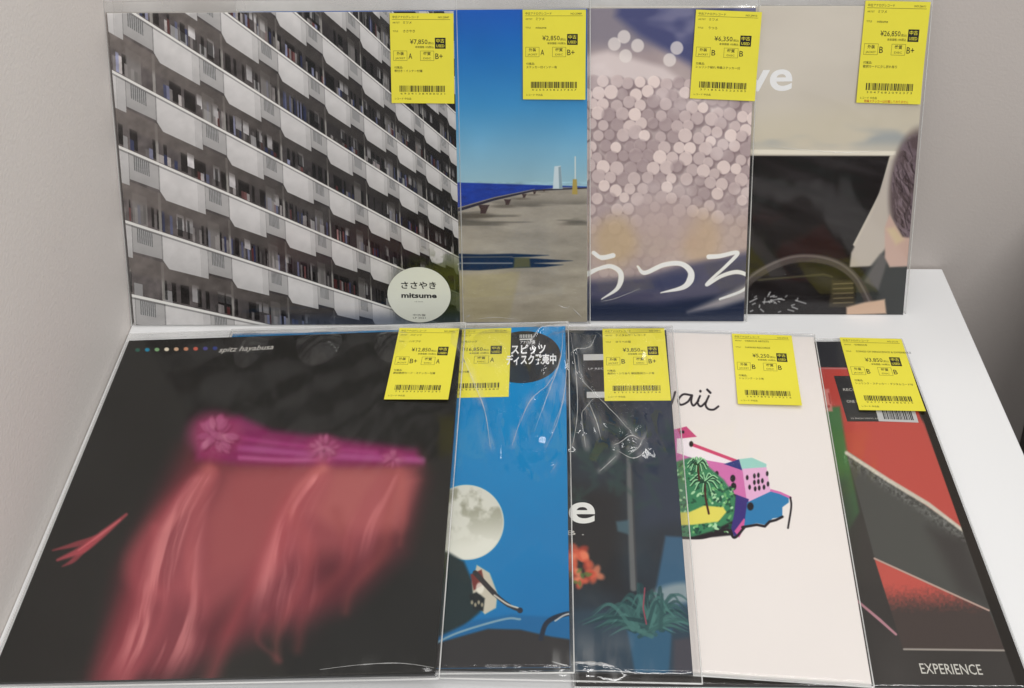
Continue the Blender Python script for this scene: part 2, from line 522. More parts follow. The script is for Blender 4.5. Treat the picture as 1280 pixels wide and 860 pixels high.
def art_drive():
    a = Art('U4', 900, (180, 172, 162))
    X, Y = a.X, a.Y
    a.C[:] = C255(182, 175, 164) + (vnoise(X * 0.5, Y, 60, 3)[..., None] - 0.5) * 0.06
    a.poly([(880, 150), (1180, 120), (1180, 192), (880, 192)], (176, 168, 146), 22, 0.5)
    bl = sstep(0.42, 0.7, vnoise(X * 0.35, Y, 26, 7)) * np.exp(-((Y - 172) / 12) ** 2)
    a.C[:] = a.C * (1 - 0.6 * bl[..., None]) + C255(122, 132, 142) * 0.6 * bl[..., None]
    a.poly([(700, 184), (1120, 189), (1120, 194), (700, 190)], (206, 200, 186), 1)
    a.poly([(700, 194), (1112, 195), (1100, 240), (1066, 306), (1090, 330), (1180, 340), (1180, 430), (700, 430)], (31, 28, 29), 1.2)
    dk = (Y > 193)
    st = vnoise(X * 0.25 + Y * -0.05, Y - X * 0.28, 15, 13, 4)
    a.C += ((st - 0.5) * 0.14 * dk * (a.C.mean(-1) < 0.2))[..., None]
    a.poly([(1113, 200), (1150, 180), (1160, 330), (1062, 334), (1064, 316), (1092, 262)], (170, 162, 154), 2)
    a.poly([(1108, 310), (1126, 290), (1180, 300), (1180, 420), (1062, 420), (1072, 352)], (48, 50, 50), 3)
    a.poly([(1080, 352), (1100, 318), (1112, 318), (1098, 362)], (96, 92, 92), 3, 0.8)
    # dark round shape and pale block at the right edge, wheel arc, small trim
    a.ell(1146, 236, 34, 74, (84, 72, 74), 5, 1, 0.08)
    hr = sstep(0.4, 0.7, vnoise(X * 1.3, Y * 0.8, 7, 31)) * (((X - 1146) / 34) ** 2 + ((Y - 236) / 74) ** 2 < 0.85)
    a.C[:] = a.C * (1 - 0.45 * hr[..., None]) + C255(122, 108, 118) * 0.45 * hr[..., None]
    rg = np.random.default_rng(21)
    for i in range(90):
        an = -1.2 + 2.6 * rg.random()
        rr = 0.35 + 0.6 * rg.random()
        p0 = (1146 - 33 * rr * math.cos(an), 236 + 72 * rr * math.sin(an))
        a.stroke(curve([p0, (p0[0] + 3 + 3 * rg.normal(), p0[1] + 9), (p0[0] + 8 + 4 * rg.normal(), p0[1] + 18)], 4), 0.7, (126, 112, 118) if i % 2 else (48, 40, 42), 0.8, 0.5)
    a.poly([(1106, 284), (1112, 268), (1128, 296), (1160, 300), (1160, 332), (1112, 334), (1106, 322)], (178, 152, 142), 2)
    a.poly([(1108, 286), (1118, 284), (1130, 300), (1120, 306)], (190, 176, 140), 4, 0.7)
    arc = [(x, y) for x, y in curve([(920, 372), (945, 344), (990, 324), (1035, 326), (1068, 346), (1092, 388)])]
    a.stroke(arc, 5.2, (70, 64, 62), 1.4)
    a.stroke([(p[0] - 0.5, p[1] - 2.5) for p in arc], 1.3, (104, 98, 96), 1.2, 0.8)
    a.poly([(1040, 350), (1066, 350), (1070, 384), (1036, 384)], (62, 56, 44), 2, 0.8)
    for i in range(5):
        a.stroke([(1042, 355 + i * 6), (1066, 354 + i * 6)], 0.9, (104, 94, 72), 0.6, 0.8)
    a.poly([(1058, 384), (1080, 378), (1106, 374), (1108, 392), (1058, 394)], (186, 158, 136), 2)
    rg = np.random.default_rng(3)
    for i in range(26):
        x, y = 938 + rg.random() * 62, 366 + rg.random() * 24
        a.stroke([(x, y), (x + rg.normal() * 5, y + rg.normal() * 2.6)], 0.9, (150 + 40 * rg.random(),) * 3, 0.7, 0.7)
    a.stroke([(948, 350), (1030, 343), (1040, 346)], 1.2, (74, 70, 52), 1.2, 0.8)
    return a


def art_veil():
    """black cover with a long blurred rose-coloured veil streaming to the right"""
    a = Art('L1', 1200, (40, 39, 37))
    X, Y = a.X, a.Y
    a.C[:] = C255(38, 37, 35) + (vnoise(X, Y, 90, 3)[..., None] - 0.5) * 0.03
    # the wide faint cloth
    a.poly([(230, 560), (300, 560), (520, 572), (528, 600), (505, 690), (430, 760), (330, 790), (200, 850), (120, 852), (150, 720), (190, 640)], (104, 44, 52), 24, 0.85)
    a.poly([(280, 585), (400, 578), (520, 585), (505, 650), (440, 690), (360, 700), (260, 770), (200, 740), (250, 640)], (158, 80, 84), 22, 0.8)
    a.poly([(390, 588), (500, 584), (520, 600), (498, 660), (430, 665), (380, 640)], (172, 96, 94), 14, 0.8)
    a.poly([(300, 590), (380, 584), (372, 640), (330, 700), (262, 720), (262, 650)], (156, 80, 82), 16, 0.7)
    # plume at the head of the veil: pale magenta tail
    a.poly([(250, 530), (300, 520), (340, 538), (420, 548), (520, 562), (528, 580), (420, 582), (300, 580), (245, 575)], (134, 42, 92), 8, 0.9)
    for (x0, y0), (x1, y1), wd, c, al in (((300, 560), (528, 575), 4, (196, 110, 168), 0.45), ((280, 545), (470, 566), 3, (176, 74, 134), 0.5), ((300, 572), (410, 574), 2.5, (214, 130, 176), 0.5)):
        a.stroke(curve([(x0, y0), ((x0 + x1) / 2, (y0 + y1) / 2 + 2), (x1, y1)]), wd, c, 4, al)
    # loosely gathered blossoms at each crest
    rg = np.random.default_rng(11)
    for cx, cy, r, al in ((268, 543, 32, 0.95), (404, 560, 20, 0.75), (491, 573, 14, 0.55)):
        a.ell(cx, cy, r * 1.05, r * 0.86, (150, 62, 98), r * 0.35, al * 0.85)
        for i in range(26):
            an, ra = rg.random() * 6.28, r * 0.78 * math.sqrt(rg.random())
            x, y = cx + ra * math.cos(an), cy + ra * 0.8 * math.sin(an)
            b = rg.random()
            a.ell(x + 1.2, y + 1.4, r * 0.26, r * 0.15, (104, 34, 62), 2.2, al * 0.45, an)
            a.ell(x, y, r * 0.25, r * 0.13, (176 + 40 * b, 92 + 52 * b, 134 + 36 * b), 2.0, al * 0.55, an)
    # long soft folds falling down-left and down from each crest
    def fold(pts, wd, col, soft, al):
        p = curve(pts, 8)
        a.stroke(p, list(np.interp(np.linspace(0, 1, len(p)), np.linspace(0, 1, len(wd)), wd)), col, soft, al)
    fold([(262, 585), (215, 640), (182, 700), (178, 740), (150, 800), (135, 850)], [10, 17, 24, 20, 18, 20], (150, 66, 72), 19.0, 0.46)
    fold([(262, 585), (205, 645), (170, 705), (180, 760), (150, 850)], [5, 9, 13, 9, 12], (186, 92, 98), 13.0, 0.40)
    fold([(265, 592), (246, 640), (236, 690), (238, 735)], [9, 9, 8, 4], (192, 106, 104), 7.0, 0.43)
    fold([(258, 590), (236, 630), (205, 662)], [9, 7, 2], (200, 118, 112), 8.5, 0.37)
    fold([(195, 660), (196, 700), (192, 730), (206, 760), (180, 820), (160, 850)], [4, 7, 8, 7, 6, 7], (196, 100, 104), 10.0, 0.37)
    fold([(402, 585), (360, 640), (340, 700), (300, 760), (262, 850)], [9, 12, 12, 8, 8], (178, 80, 84), 13.0, 0.46)
    fold([(404, 586), (375, 610), (362, 640)], [6, 5, 2], (226, 148, 134), 7.0, 0.37)
    fold([(368, 645), (384, 690), (376, 730), (348, 790), (346, 825)], [10, 9, 8, 4, 3], (172, 84, 80), 8.5, 0.37)
    fold([(420, 640), (436, 700), (384, 760), (372, 812)], [7, 6, 8, 5], (140, 66, 66), 8.5, 0.34)
    fold([(488, 590), (484, 650), (478, 690), (440, 735), (432, 765)], [9, 8, 8, 4, 2], (152, 76, 72), 10.0, 0.37)
    fold([(500, 590), (505, 640), (500, 680)], [5, 4, 2], (176, 92, 86), 7.0, 0.31)
    fold([(330, 770), (322, 800), (350, 826)], [4, 3, 3], (150, 70, 74), 5.5, 0.31)
    # the cloth itself: three echoes of one hanging drape, blurred into each other
    q = X + 0.36 * (Y - 585) + 9 * np.sin((Y - 585) / 46) + 10 * (vnoise(X, Y, 60, 91) - 0.5)
    down = np.clip((Y - 580) / 260, 0, 1)
    fine = vnoise(q * 1.0, Y * 0.10, 7.5, 93, 3)
    wide = vnoise(q * 1.0, Y * 0.14, 20, 97, 2)
    val = np.zeros_like(X)
    cov = np.zeros_like(X)
    for cx, w0, w1, al, ybot in ((262, 16, 62, 1.0, 900), (404, 15, 58, 0.92, 835), (490, 14, 34, 0.7, 762)):
        g = np.exp(-((q - cx - 6 * down) / (w0 + (w1 - w0) * down)) ** 4) * sstep(582, 600, Y) * sstep(ybot, ybot - 90, Y + 22 * fine)
        val = np.maximum(val, g * al)
        cov = np.maximum(cov, g * al)
    crest = 0.30 + 0.9 * sstep(0.38, 0.72, 0.5 * fine + 0.5 * wide)
    tone = np.clip(val * crest, 0, 1)
    pale, rose = C255(224, 142, 142), C255(140, 56, 68)
    colr = rose * (1 - tone[..., None]) + pale * tone[..., None]
    k_ = (0.72 * cov * (0.55 + 0.45 * crest / 1.2))[..., None]
    a.C[:] = a.C * (1 - k_) + colr * k_
    # loose wisp at the left
    fold([(158, 643), (130, 666), (104, 686), (72, 700)], [1.5, 4, 5, 1.5], (178, 76, 84), 2.4, 0.85)
    fold([(120, 672), (96, 680), (66, 688)], [3, 3.5, 0.8], (168, 70, 78), 2, 0.7)
    fold([(112, 680), (92, 700), (78, 708)], [3, 3, 0.6], (168, 70, 78), 2, 0.7)
    fold([(150, 650), (126, 668), (98, 688)], [0.6, 1.4, 0.6], (214, 120, 122), 1.6, 0.6)
    cols = [(46, 92, 78), (30, 128, 160), (128, 170, 120), (226, 214, 190), (206, 170, 140), (192, 130, 98), (190, 92, 74), (70, 66, 130), (44, 56, 120)]
    for i, c in enumerate(cols):
        a.ell(172 + i * 12.1, 437.5 - i * 0.27, 3.0, 2.3, c, 0.8)
    return a


def art_night_blue():
    a = Art('L2', 900, (0, 128, 180))
    X, Y = a.X, a.Y
    for i, (u, v, w_) in enumerate(((4, 2, 2), (138, 128, 106), (200, 184, 162))):
        a.C[..., i] = np.interp(Y, [405, 560, 800], [u / 255, v / 255, w_ / 255])
    a.C += (vnoise(X, Y, 120, 5)[..., None] - 0.5) * np.array([0.02, 0.06, 0.06])
    a.ell(583, 653, 47, 47, (206, 206, 194), 1.0)
    cr = vnoise(X, Y, 20, 15, 4)
    inm = sstep(47, 44, np.hypot(X - 583, (Y - 653)))
    a.C -= (inm * sstep(0.42, 0.62, cr) * sstep(690, 620, Y) * 0.22)[..., None] * np.array([1, 1, 1.1])
    a.C += (inm * sstep(640, 700, Y + (X - 583) * 0.3) * 0.05)[..., None]
    # dark hill, bank, small pale bloom and a bent stick
    a.poly([(500, 690), (560, 690), (580, 702), (592, 730), (600, 765), (560, 800), (500, 800)], (34, 48, 50), 3)
    a.poly([(596, 706), (612, 716), (622, 742), (620, 760), (606, 768), (592, 752), (590, 728)], (192, 186, 168), 1.4)
    a.poly([(588, 718), (602, 712), (606, 730), (592, 738)], (112, 52, 48), 1.2)
    a.poly([(586, 744), (596, 740), (606, 748), (604, 764), (592, 762)], (30, 36, 38), 1.6)
    a.ell(600, 735, 5, 7, (226, 222, 208), 1.5, 0.8)
    for i in range(4):
        a.ell(590 + i * 4.2, 753 + (i % 2) * 3, 1.6, 2.6, (176, 166, 140), 0.9, 0.8)
    a.stroke(curve([(594, 716), (620, 744), (638, 758), (650, 763)]), [3.2] * 10 + [2.6] * 10 + [2] * 10 + [2.5], (52, 50, 52), 0.8)
    a.stroke(curve([(618, 744), (634, 755), (648, 760)]), 1.0, (196, 192, 180), 0.8)
    a.ell(650, 763, 3.6, 3.6, (44, 46, 56), 0.8)
    a.poly([(540, 800), (590, 776), (640, 768), (700, 772), (760, 776), (760, 860), (520, 860)], (28, 98, 148), 3)
    a.poly([(520, 812), (560, 800), (610, 786), (650, 787), (690, 796), (760, 806), (760, 870), (520, 870)], (52, 50, 50), 2)
    a.stroke(curve([(540, 806), (575, 790), (630, 774), (650, 774)]), 1.3, (150, 170, 176), 1.2, 0.8)
    a.stroke(curve([(676, 798), (684, 778), (706, 768), (740, 764)]), 3, (36, 44, 58), 1.0)
    a.stroke(curve([(694, 776), (708, 768), (730, 765)]), 1, (176, 180, 180), 0.8)
    return a


def art_garden():
    a = Art('L3', 900, (44, 52, 58))
    X, Y = a.X, a.Y
    a.C[:] = C255(42, 50, 58) + (vnoise(X, Y, 46, 4, 4)[..., None] - 0.5) * np.array([0.05, 0.09, 0.10])
    a.poly([(640, 600), (780, 610), (780, 740), (640, 730)], (38, 36, 36), 20, 0.8)
    a.poly([(790, 430), (880, 430), (880, 650), (800, 660)], (52, 60, 76), 14, 0.8)
    a.stroke([(786, 560), (788, 640), (792, 735)], [3.4, 3.6, 4.2], (98, 100, 100), 2)
    a.stroke([(789, 560), (792, 640), (796, 735)], 1.4, (60, 62, 66), 1.2, 0.8)
    a.poly([(770, 652), (786, 650), (786, 668), (772, 664)], (78, 110, 122), 2.5, 0.7)
    a.poly([(820, 735), (832, 670), (866, 672), (880, 770), (820, 770)], (58, 96, 124), 3, 0.9)
    a.ell(848, 742, 32, 13, (150, 160, 160), 5, 0.8, -0.12)
    a.poly([(640, 764), (880, 756), (880, 860), (640, 860)], (48, 66, 80), 8, 0.9)
    a.poly([(784, 788), (840, 786), (836, 842), (794, 842)], (48, 92, 120), 3, 0.9)
    a.poly([(842, 800), (866, 796), (868, 842), (842, 842)], (74, 68, 74), 4, 0.8)
    rg = np.random.default_rng(8)
    for i in range(84):
        an = -math.pi * (0.03 + 0.94 * rg.random())
        L = 38 + 34 * rg.random()
        x0, y0 = 806 + rg.normal() * 9, 784 + rg.normal() * 5
        dx = math.cos(an) * L * 1.15
        dy = math.sin(an) * L * 0.75
        p = curve([(x0, y0), (x0 + dx * 0.55, y0 + dy * 0.85), (x0 + dx, y0 + dy * 0.7 + 8)], 6)
        b = rg.random()
        c = (30 + 52 * b, 58 + 72 * b, 62 + 60 * b)
        a.stroke(p, list(np.interp(np.linspace(0, 1, len(p)), [0, .5, 1], [2.6, 2.0, 0.3])), c, 0.9, 0.75)
    a.stroke([(806, 735), (804, 760), (808, 780)], 0.8, (150, 70, 84), 0.7)
    for cx, cy, r in ((722, 690, 13), (734, 700, 12), (744, 718, 11), (716, 712, 10), (726, 726, 9), (708, 698, 12)):
        for i in range(7):
            an = rg.random() * 6.28
            x, y = cx + r * 0.55 * math.cos(an), cy + r * 0.55 * math.sin(an)
            c = [(206, 96, 70), (226, 132, 98), (180, 66, 50)][i % 3]
            a.ell(x, y, r * 0.55, r * 0.38, c, 2.6, 0.75, an)
    for i in range(7):
        a.ell(712 + 26 * rg.random(), 712 + 20 * rg.random(), 4, 2, (80, 120, 60), 1.3, 0.7, rg.random() * 3)
    for i in range(40):
        x, y = 715 + 150 * rg.random(), 520 + 110 * rg.random()
        p = curve([(x, y), (x + 8 * rg.normal(), y + 5 * rg.normal()), (x + 14 * rg.normal(), y + 12 * rg.normal())], 4)
        a.stroke(p, 2.6, (48, 70, 66), 3, 0.5)
    return a


def art_island():
    """off-white cover with a small bright painting of pink houses and palms"""
    a = Art('L4', 1000, (232, 225, 220))
    X, Y = a.X, a.Y
    a.C[:] = C255(231, 224, 219) + (vnoise(X, Y, 120, 4)[..., None] - 0.5) * 0.015
    P = (206, 112, 170)
    K = (30, 25, 32)
    a.poly([(770, 620), (866, 590), (920, 608), (925, 668), (885, 672), (770, 676)], K, 1.5)
    a.poly([(770, 540), (852, 536), (858, 560), (888, 572), (930, 580), (934, 624), (900, 610), (770, 606)], P, 0.8)
    a.poly([(846, 536), (858, 533), (871, 546), (852, 548)], (196, 72, 122), 0.7)
    a.poly([(846, 548), (862, 548), (866, 556), (900, 569), (932, 578), (934, 584), (864, 572), (846, 566)], (238, 228, 232), 0.7)
    a.stroke([(866, 556), (922, 577)], 2, (204, 66, 110), 0.8)
    a.poly([(905, 580), (924, 574), (928, 588)], (44, 56, 122), 0.7)
    a.poly([(924, 574), (940, 572), (958, 580), (958, 586), (928, 588)], (154, 206, 196), 0.7)
    a.poly([(928, 586), (958, 584), (964, 618), (934, 630)], (226, 174, 208), 0.7)
    for x, y in ((934, 597), (943, 595), (943, 603), (948, 594), (948, 602), (953, 601), (944, 611), (949, 610), (955, 609), (959, 592), (960, 605), (937, 609)):
        a.ell(x, y, 1.7, 3.1, K, 0.6)
    for x, y, r in ((916, 598, 3.2), (917, 608, 3.4), (896, 592, 2.3), (884, 586, 2.0), (864, 555, 2.6), (851, 540, 1.4), (854, 540, 1.4), (872, 588, 2), (886, 602, 2)):
        a.ell(x, y, r, r * 1.4, K, 0.7)
    # handwritten word
    for p in ([(826, 488), (832, 500), (838, 506), (843, 500), (846, 490)], [(866, 494), (856, 493), (850, 500), (853, 506), (862, 502), (867, 494), (866, 502), (869, 507), (875, 501)],
              [(877, 495), (874, 503), (878, 508), (885, 502)], [(888, 495), (884, 505), (887, 511), (894, 512), (900, 508)]):
        q = curve([(x - 2 if x > 840 else x, y) for x, y in p], 6)
        a.stroke(q, 1.25, K, 0.6)
    a.ell(875.5, 489, 1.6, 1.7, K, 0.6)
    a.stroke([(884, 487), (888, 491)], 1.4, K, 0.6)
    # gardens
    a.poly([(770, 600), (862, 572), (884, 582), (905, 600), (920, 622), (918, 650), (890, 664), (862, 672), (770, 670)], (58, 128, 88), 2)
    rg = np.random.default_rng(4)
    for i in range(210):
        x, y = 846 + 70 * rg.random(), 580 + 86 * rg.random()
        if y < 575 + (x - 850) * 0.55:
            continue
        c = [(34, 84, 60), (112, 176, 110), (176, 218, 170), (24, 70, 56)][rg.integers(4)]
        a.ell(x, y, 1.4 + 2.2 * rg.random(), 1.5, c, 0.6, 0.95, rg.random() * 3)
    a.poly([(770, 645), (862, 640), (880, 632), (904, 634), (908, 640), (898, 652), (866, 656), (770, 660)], (222, 212, 96), 1.2)
    for tx, ty, bx, by, r in ((881, 602, 886, 642, 19), (872, 580, 874, 600, 13)):
        a.stroke(curve([(tx, ty), (tx + 1, (ty + by) / 2), (bx, by)]), 1.3, (70, 34, 30), 0.6)
        for an in np.linspace(0, 2 * math.pi, 12)[:-1]:
            p = curve([(tx, ty), (tx + r * 0.6 * math.cos(an), ty + r * 0.35 * math.sin(an) - 3), (tx + r * math.cos(an), ty + r * 0.6 * math.sin(an) + 3)], 5)
            a.stroke(p, [1.5] * (len(p) - 1) + [0.3], (14, 62, 44), 0.7)
            a.stroke([(q[0], q[1] - 1.2) for q in p], 0.7, (176, 232, 176), 0.5, 0.9)
    # quay and water
    a.poly([(920, 618), (936, 624), (932, 650), (925, 668), (918, 672), (914, 660), (918, 640)], (58, 46, 118), 0.8)
    a.poly([(918, 664), (930, 648), (934, 652), (924, 672)], (206, 92, 152), 0.8)
    a.poly([(934, 628), (964, 614), (986, 620), (986, 628), (978, 634), (978, 646), (966, 648), (956, 656), (946, 654), (930, 658)], (44, 122, 172), 0.8)
    a.stroke([(964, 613), (975, 616), (988, 622)], 1.5, P, 0.7)
    a.stroke(curve([(988, 622), (989, 634), (985, 660)]), 1.2, K, 0.6)
    a.stroke([(928, 659), (946, 656), (956, 658), (962, 652), (970, 650), (978, 646)], 1.6, K, 0.8)
    a.ell(938, 633, 4, 5, K, 1)
    a.stroke(curve([(846, 672), (880, 672), (908, 662), (918, 672), (930, 660)]), 1.6, K, 0.8)
    return a


def art_diagonal():
    a = Art('L5', 1000, (62, 60, 58))
    X, Y = a.X, a.Y
    a.C[:] = C255(60, 56, 53) + (vnoise(X, Y, 70, 4)[..., None] - 0.5) * 0.05

    def ed(t0, off):      # x of a line parallel to the cover's right edge
        return t0
    # frame line, red field
    a.poly([(800, 455), (1130, 461), (1150, 520), (1205, 664), (1063, 566), (1055, 566), (1010, 458)], (176, 70, 62), 0.8)
    a.poly([(1068, 524), (1160, 526), (1205, 660), (1064, 566)], (186, 80, 70), 6, 0.8)
    a.poly([(760, 510), (1010, 510), (1050, 508), (1058, 560), (1074, 640), (1040, 700), (900, 720), (760, 700)], (66, 108, 66), 3)
    a.poly([(820, 560), (1060, 600), (1076, 660), (1070, 720), (900, 760), (760, 720)], (62, 62, 56), 22, 0.8)
    a.poly([(1058, 566), (1205, 664), (1258, 812), (1130, 812), (1094, 700), (1078, 640)], (76, 76, 72), 1.2)
    a.poly([(1160, 660), (1206, 672), (1240, 760), (1200, 740)], (58, 54, 52), 12, 0.8)
    a.stroke([(1058, 566), (1110, 600), (1160, 630), (1204, 663)], [2.2, 2.6, 2.6, 2], (196, 188, 172), 1.6)
    fz = vnoise(X * 2, Y * 2, 5, 77)
    near = np.exp(-((Y - (566 + (X - 1058) * 0.665 + 7)) / 7) ** 2) * ((X > 1055) & (X < 1210))
    a.C += (near * (fz - 0.35) * 0.35)[..., None]
    # lower panel: red that fades down to brown
    a.poly([(1093, 698), (1236, 763), (1256, 812), (1129, 812)], (70, 60, 56), 0.8)
    w = a._win(1085, 1260, 690, 820)
    Xw, Yw = a.X[w], a.Y[w]
    top = 698 + (Xw - 1093) * 0.455
    lft = 1093 + (Yw - 698) * 0.316
    red = sstep(-1, 1, Yw - top) * sstep(-1, 1, Xw - lft) * sstep(70, 30, (Yw - 698) + (fz[w] - 0.5) * 18) * (Xw < 1238)
    a.put(w, red, (186, 84, 74))
    a.stroke([(1093, 698), (1236, 763)], 1.1, (178, 152, 140), 0.7)
    a.stroke([(1130, 811.5), (1256, 813)], 1.2, (150, 142, 134), 0.7)
    a.stroke([(1068, 748), (1100, 775), (1120, 793)], [1.4, 1.8, 1.4], (176, 128, 136), 0.9)
    # dark margins
    a.poly([(700, 415), (1140, 420), (1152, 460), (700, 455)], (48, 48, 52), 0.8)
    a.stroke([(800, 459), (1130, 461)], 0.9, (176, 110, 110), 0.7)
    a.poly([(1117, 420), (1150, 420), (1310, 870), (1276, 870)], (36, 31, 26), 0.9)
    # faint letter in a pale stamp
    a.poly([(1014, 488), (1036, 486), (1041, 514), (1020, 516)], (200, 132, 124), 1.6, 0.85)
    a.stroke([(1022, 491), (1027, 510), (1036, 508)], 1.7, (158, 66, 62), 0.8)
    a.stroke([(1036, 492), (1038, 504)], 0.9, (158, 66, 62), 0.7)
    return a


def cover_material(name, im, rough, spec):
    m, t, b = nt(name)
    tx = t.nodes.new('ShaderNodeTexImage')
    tx.image = im
    tx.interpolation = 'Cubic'
    t.links.new(tx.outputs['Color'], b.inputs['Base Color'])
    b.inputs['Roughness'].default_value = rough
    b.inputs['Specular IOR Level'].default_value = spec
    n = t.nodes.new('ShaderNodeTexNoise')
    n.inputs['Scale'].default_value = 30
    n.inputs['Detail'].default_value = 3
    tc = t.nodes.new('ShaderNodeTexCoord')
    bp = t.nodes.new('ShaderNodeBump')
    bp.inputs['Strength'].default_value = 0.15
    bp.inputs['Distance'].default_value = 0.002
    t.links.new(tc.outputs['Object'], n.inputs['Vector'])
    t.links.new(n.outputs['Fac'], bp.inputs['Height'])
    t.links.new(bp.outputs['Normal'], b.inputs['Normal'])
    return m


# ------------------------------------------------------------------ plastic film
def film_material(name, haze, rough, fres=1.0, bump=0.4, bscale=14, tint=(1, 1, 1)):
    m = bpy.data.materials.new(name)
    m.use_nodes = True
    t = m.node_tree
    t.nodes.clear()
    out = t.nodes.new('ShaderNodeOutputMaterial')
    tr = t.nodes.new('ShaderNodeBsdfTransparent')
    tr.inputs[0].default_value = (*tint, 1)
    gl = t.nodes.new('ShaderNodeBsdfGlossy')
    gl.inputs['Roughness'].default_value = rough
    di = t.nodes.new('ShaderNodeBsdfDiffuse')
    di.inputs[0].default_value = (0.86, 0.86, 0.84, 1)
    fr = t.nodes.new('ShaderNodeFresnel')
    geo = t.nodes.new('ShaderNodeNewGeometry')      # the same film seen from either side
    ior = t.nodes.new('ShaderNodeMapRange')
    ior.inputs['To Min'].default_value = 1.46
    ior.inputs['To Max'].default_value = 1 / 1.46
    t.links.new(geo.outputs['Backfacing'], ior.inputs['Value'])
    t.links.new(ior.outputs[0], fr.inputs['IOR'])
    mu = t.nodes.new('ShaderNodeMath')
    mu.operation = 'MULTIPLY'
    mu.use_clamp = True
    mu.inputs[1].default_value = fres
    m1 = t.nodes.new('ShaderNodeMixShader')
    m2 = t.nodes.new('ShaderNodeMixShader')
    tc = t.nodes.new('ShaderNodeTexCoord')
    mp = t.nodes.new('ShaderNodeMapping')
    mp.inputs['Scale'].default_value = (1.0, 0.45, 1)
    mp.inputs['Rotation'].default_value = (0, 0, 0.5)
    n = t.nodes.new('ShaderNodeTexNoise')
    n.inputs['Scale'].default_value = bscale
    n.inputs['Detail'].default_value = 2.5
    n.inputs['Distortion'].default_value = 0.6
    bp = t.nodes.new('ShaderNodeBump')
    bp.inputs['Strength'].default_value = bump
    bp.inputs['Distance'].default_value = 0.006
    hz = t.nodes.new('ShaderNodeTexNoise')
    hz.inputs['Scale'].default_value = 9
    hz.inputs['Detail'].default_value = 5
    hr = t.nodes.new('ShaderNodeMapRange')
    hr.inputs['From Min'].default_value = 0.35
    hr.inputs['From Max'].default_value = 0.75
    hr.inputs['To Min'].default_value = haze * 0.5
    hr.inputs['To Max'].default_value = haze * 1.6
    L = t.links.new
    L(tc.outputs['Object'], mp.inputs['Vector'])
    L(mp.outputs[0], n.inputs['Vector'])
    L(n.outputs['Fac'], bp.inputs['Height'])
    L(bp.outputs[0], gl.inputs['Normal'])
    L(fr.outputs[0], mu.inputs[0])
    L(tc.outputs['Object'], hz.inputs['Vector'])
    L(hz.outputs['Fac'], hr.inputs['Value'])
    at = t.nodes.new('ShaderNodeAttribute')      # milky patches beside the creases: film glare painted into the haze
    at.attribute_name = 'painted_glare'
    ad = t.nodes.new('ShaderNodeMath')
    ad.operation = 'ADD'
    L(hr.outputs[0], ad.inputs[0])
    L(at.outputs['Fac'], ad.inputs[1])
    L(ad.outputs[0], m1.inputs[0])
    L(tr.outputs[0], m1.inputs[1])
    L(di.outputs[0], m1.inputs[2])
    L(mu.outputs[0], m2.inputs[0])
    L(m1.outputs[0], m2.inputs[1])
    L(gl.outputs[0], m2.inputs[2])
    L(m2.outputs[0], out.inputs['Surface'])
    return m


M_FILM_CLEAR = film_material("clear_film", 0.004, 0.09, 1.15, 0.25)
M_FILM_SOFT = film_material("crinkled_film", 0.004, 0.07, 1.5, 0.4, 22)
M_FLAP = film_material("hazy_flap", 0.30, 0.2, 2.0, 0.2)
M_CREASE = film_material("glint_crease", 0.42, 0.15, 3.0, 0.1)  # milky colour carries the glints along the creases
M_SEAM = film_material("film_seam", 0.5, 0.12, 2.0, 0.1)
TH = 0.0026          # thickness of a filled jacket


def ridge(U, V, pts, w, h):
    """height of a crease along a line of cover places"""
    best = np.full(U.shape, 1e9)
    for i in range(len(pts) - 1):
        a, b = np.array(pts[i]), np.array(pts[i + 1])
        e = b - a
        t = np.clip(((U - a[0]) * e[0] + (V - a[1]) * e[1]) / (e @ e), 0, 1)
        best = np.minimum(best, np.hypot(U - a[0] - t * e[0], V - a[1] - t * e[1]))
    return h * np.clip(1 - best / w, 0, 1) ** 1.3


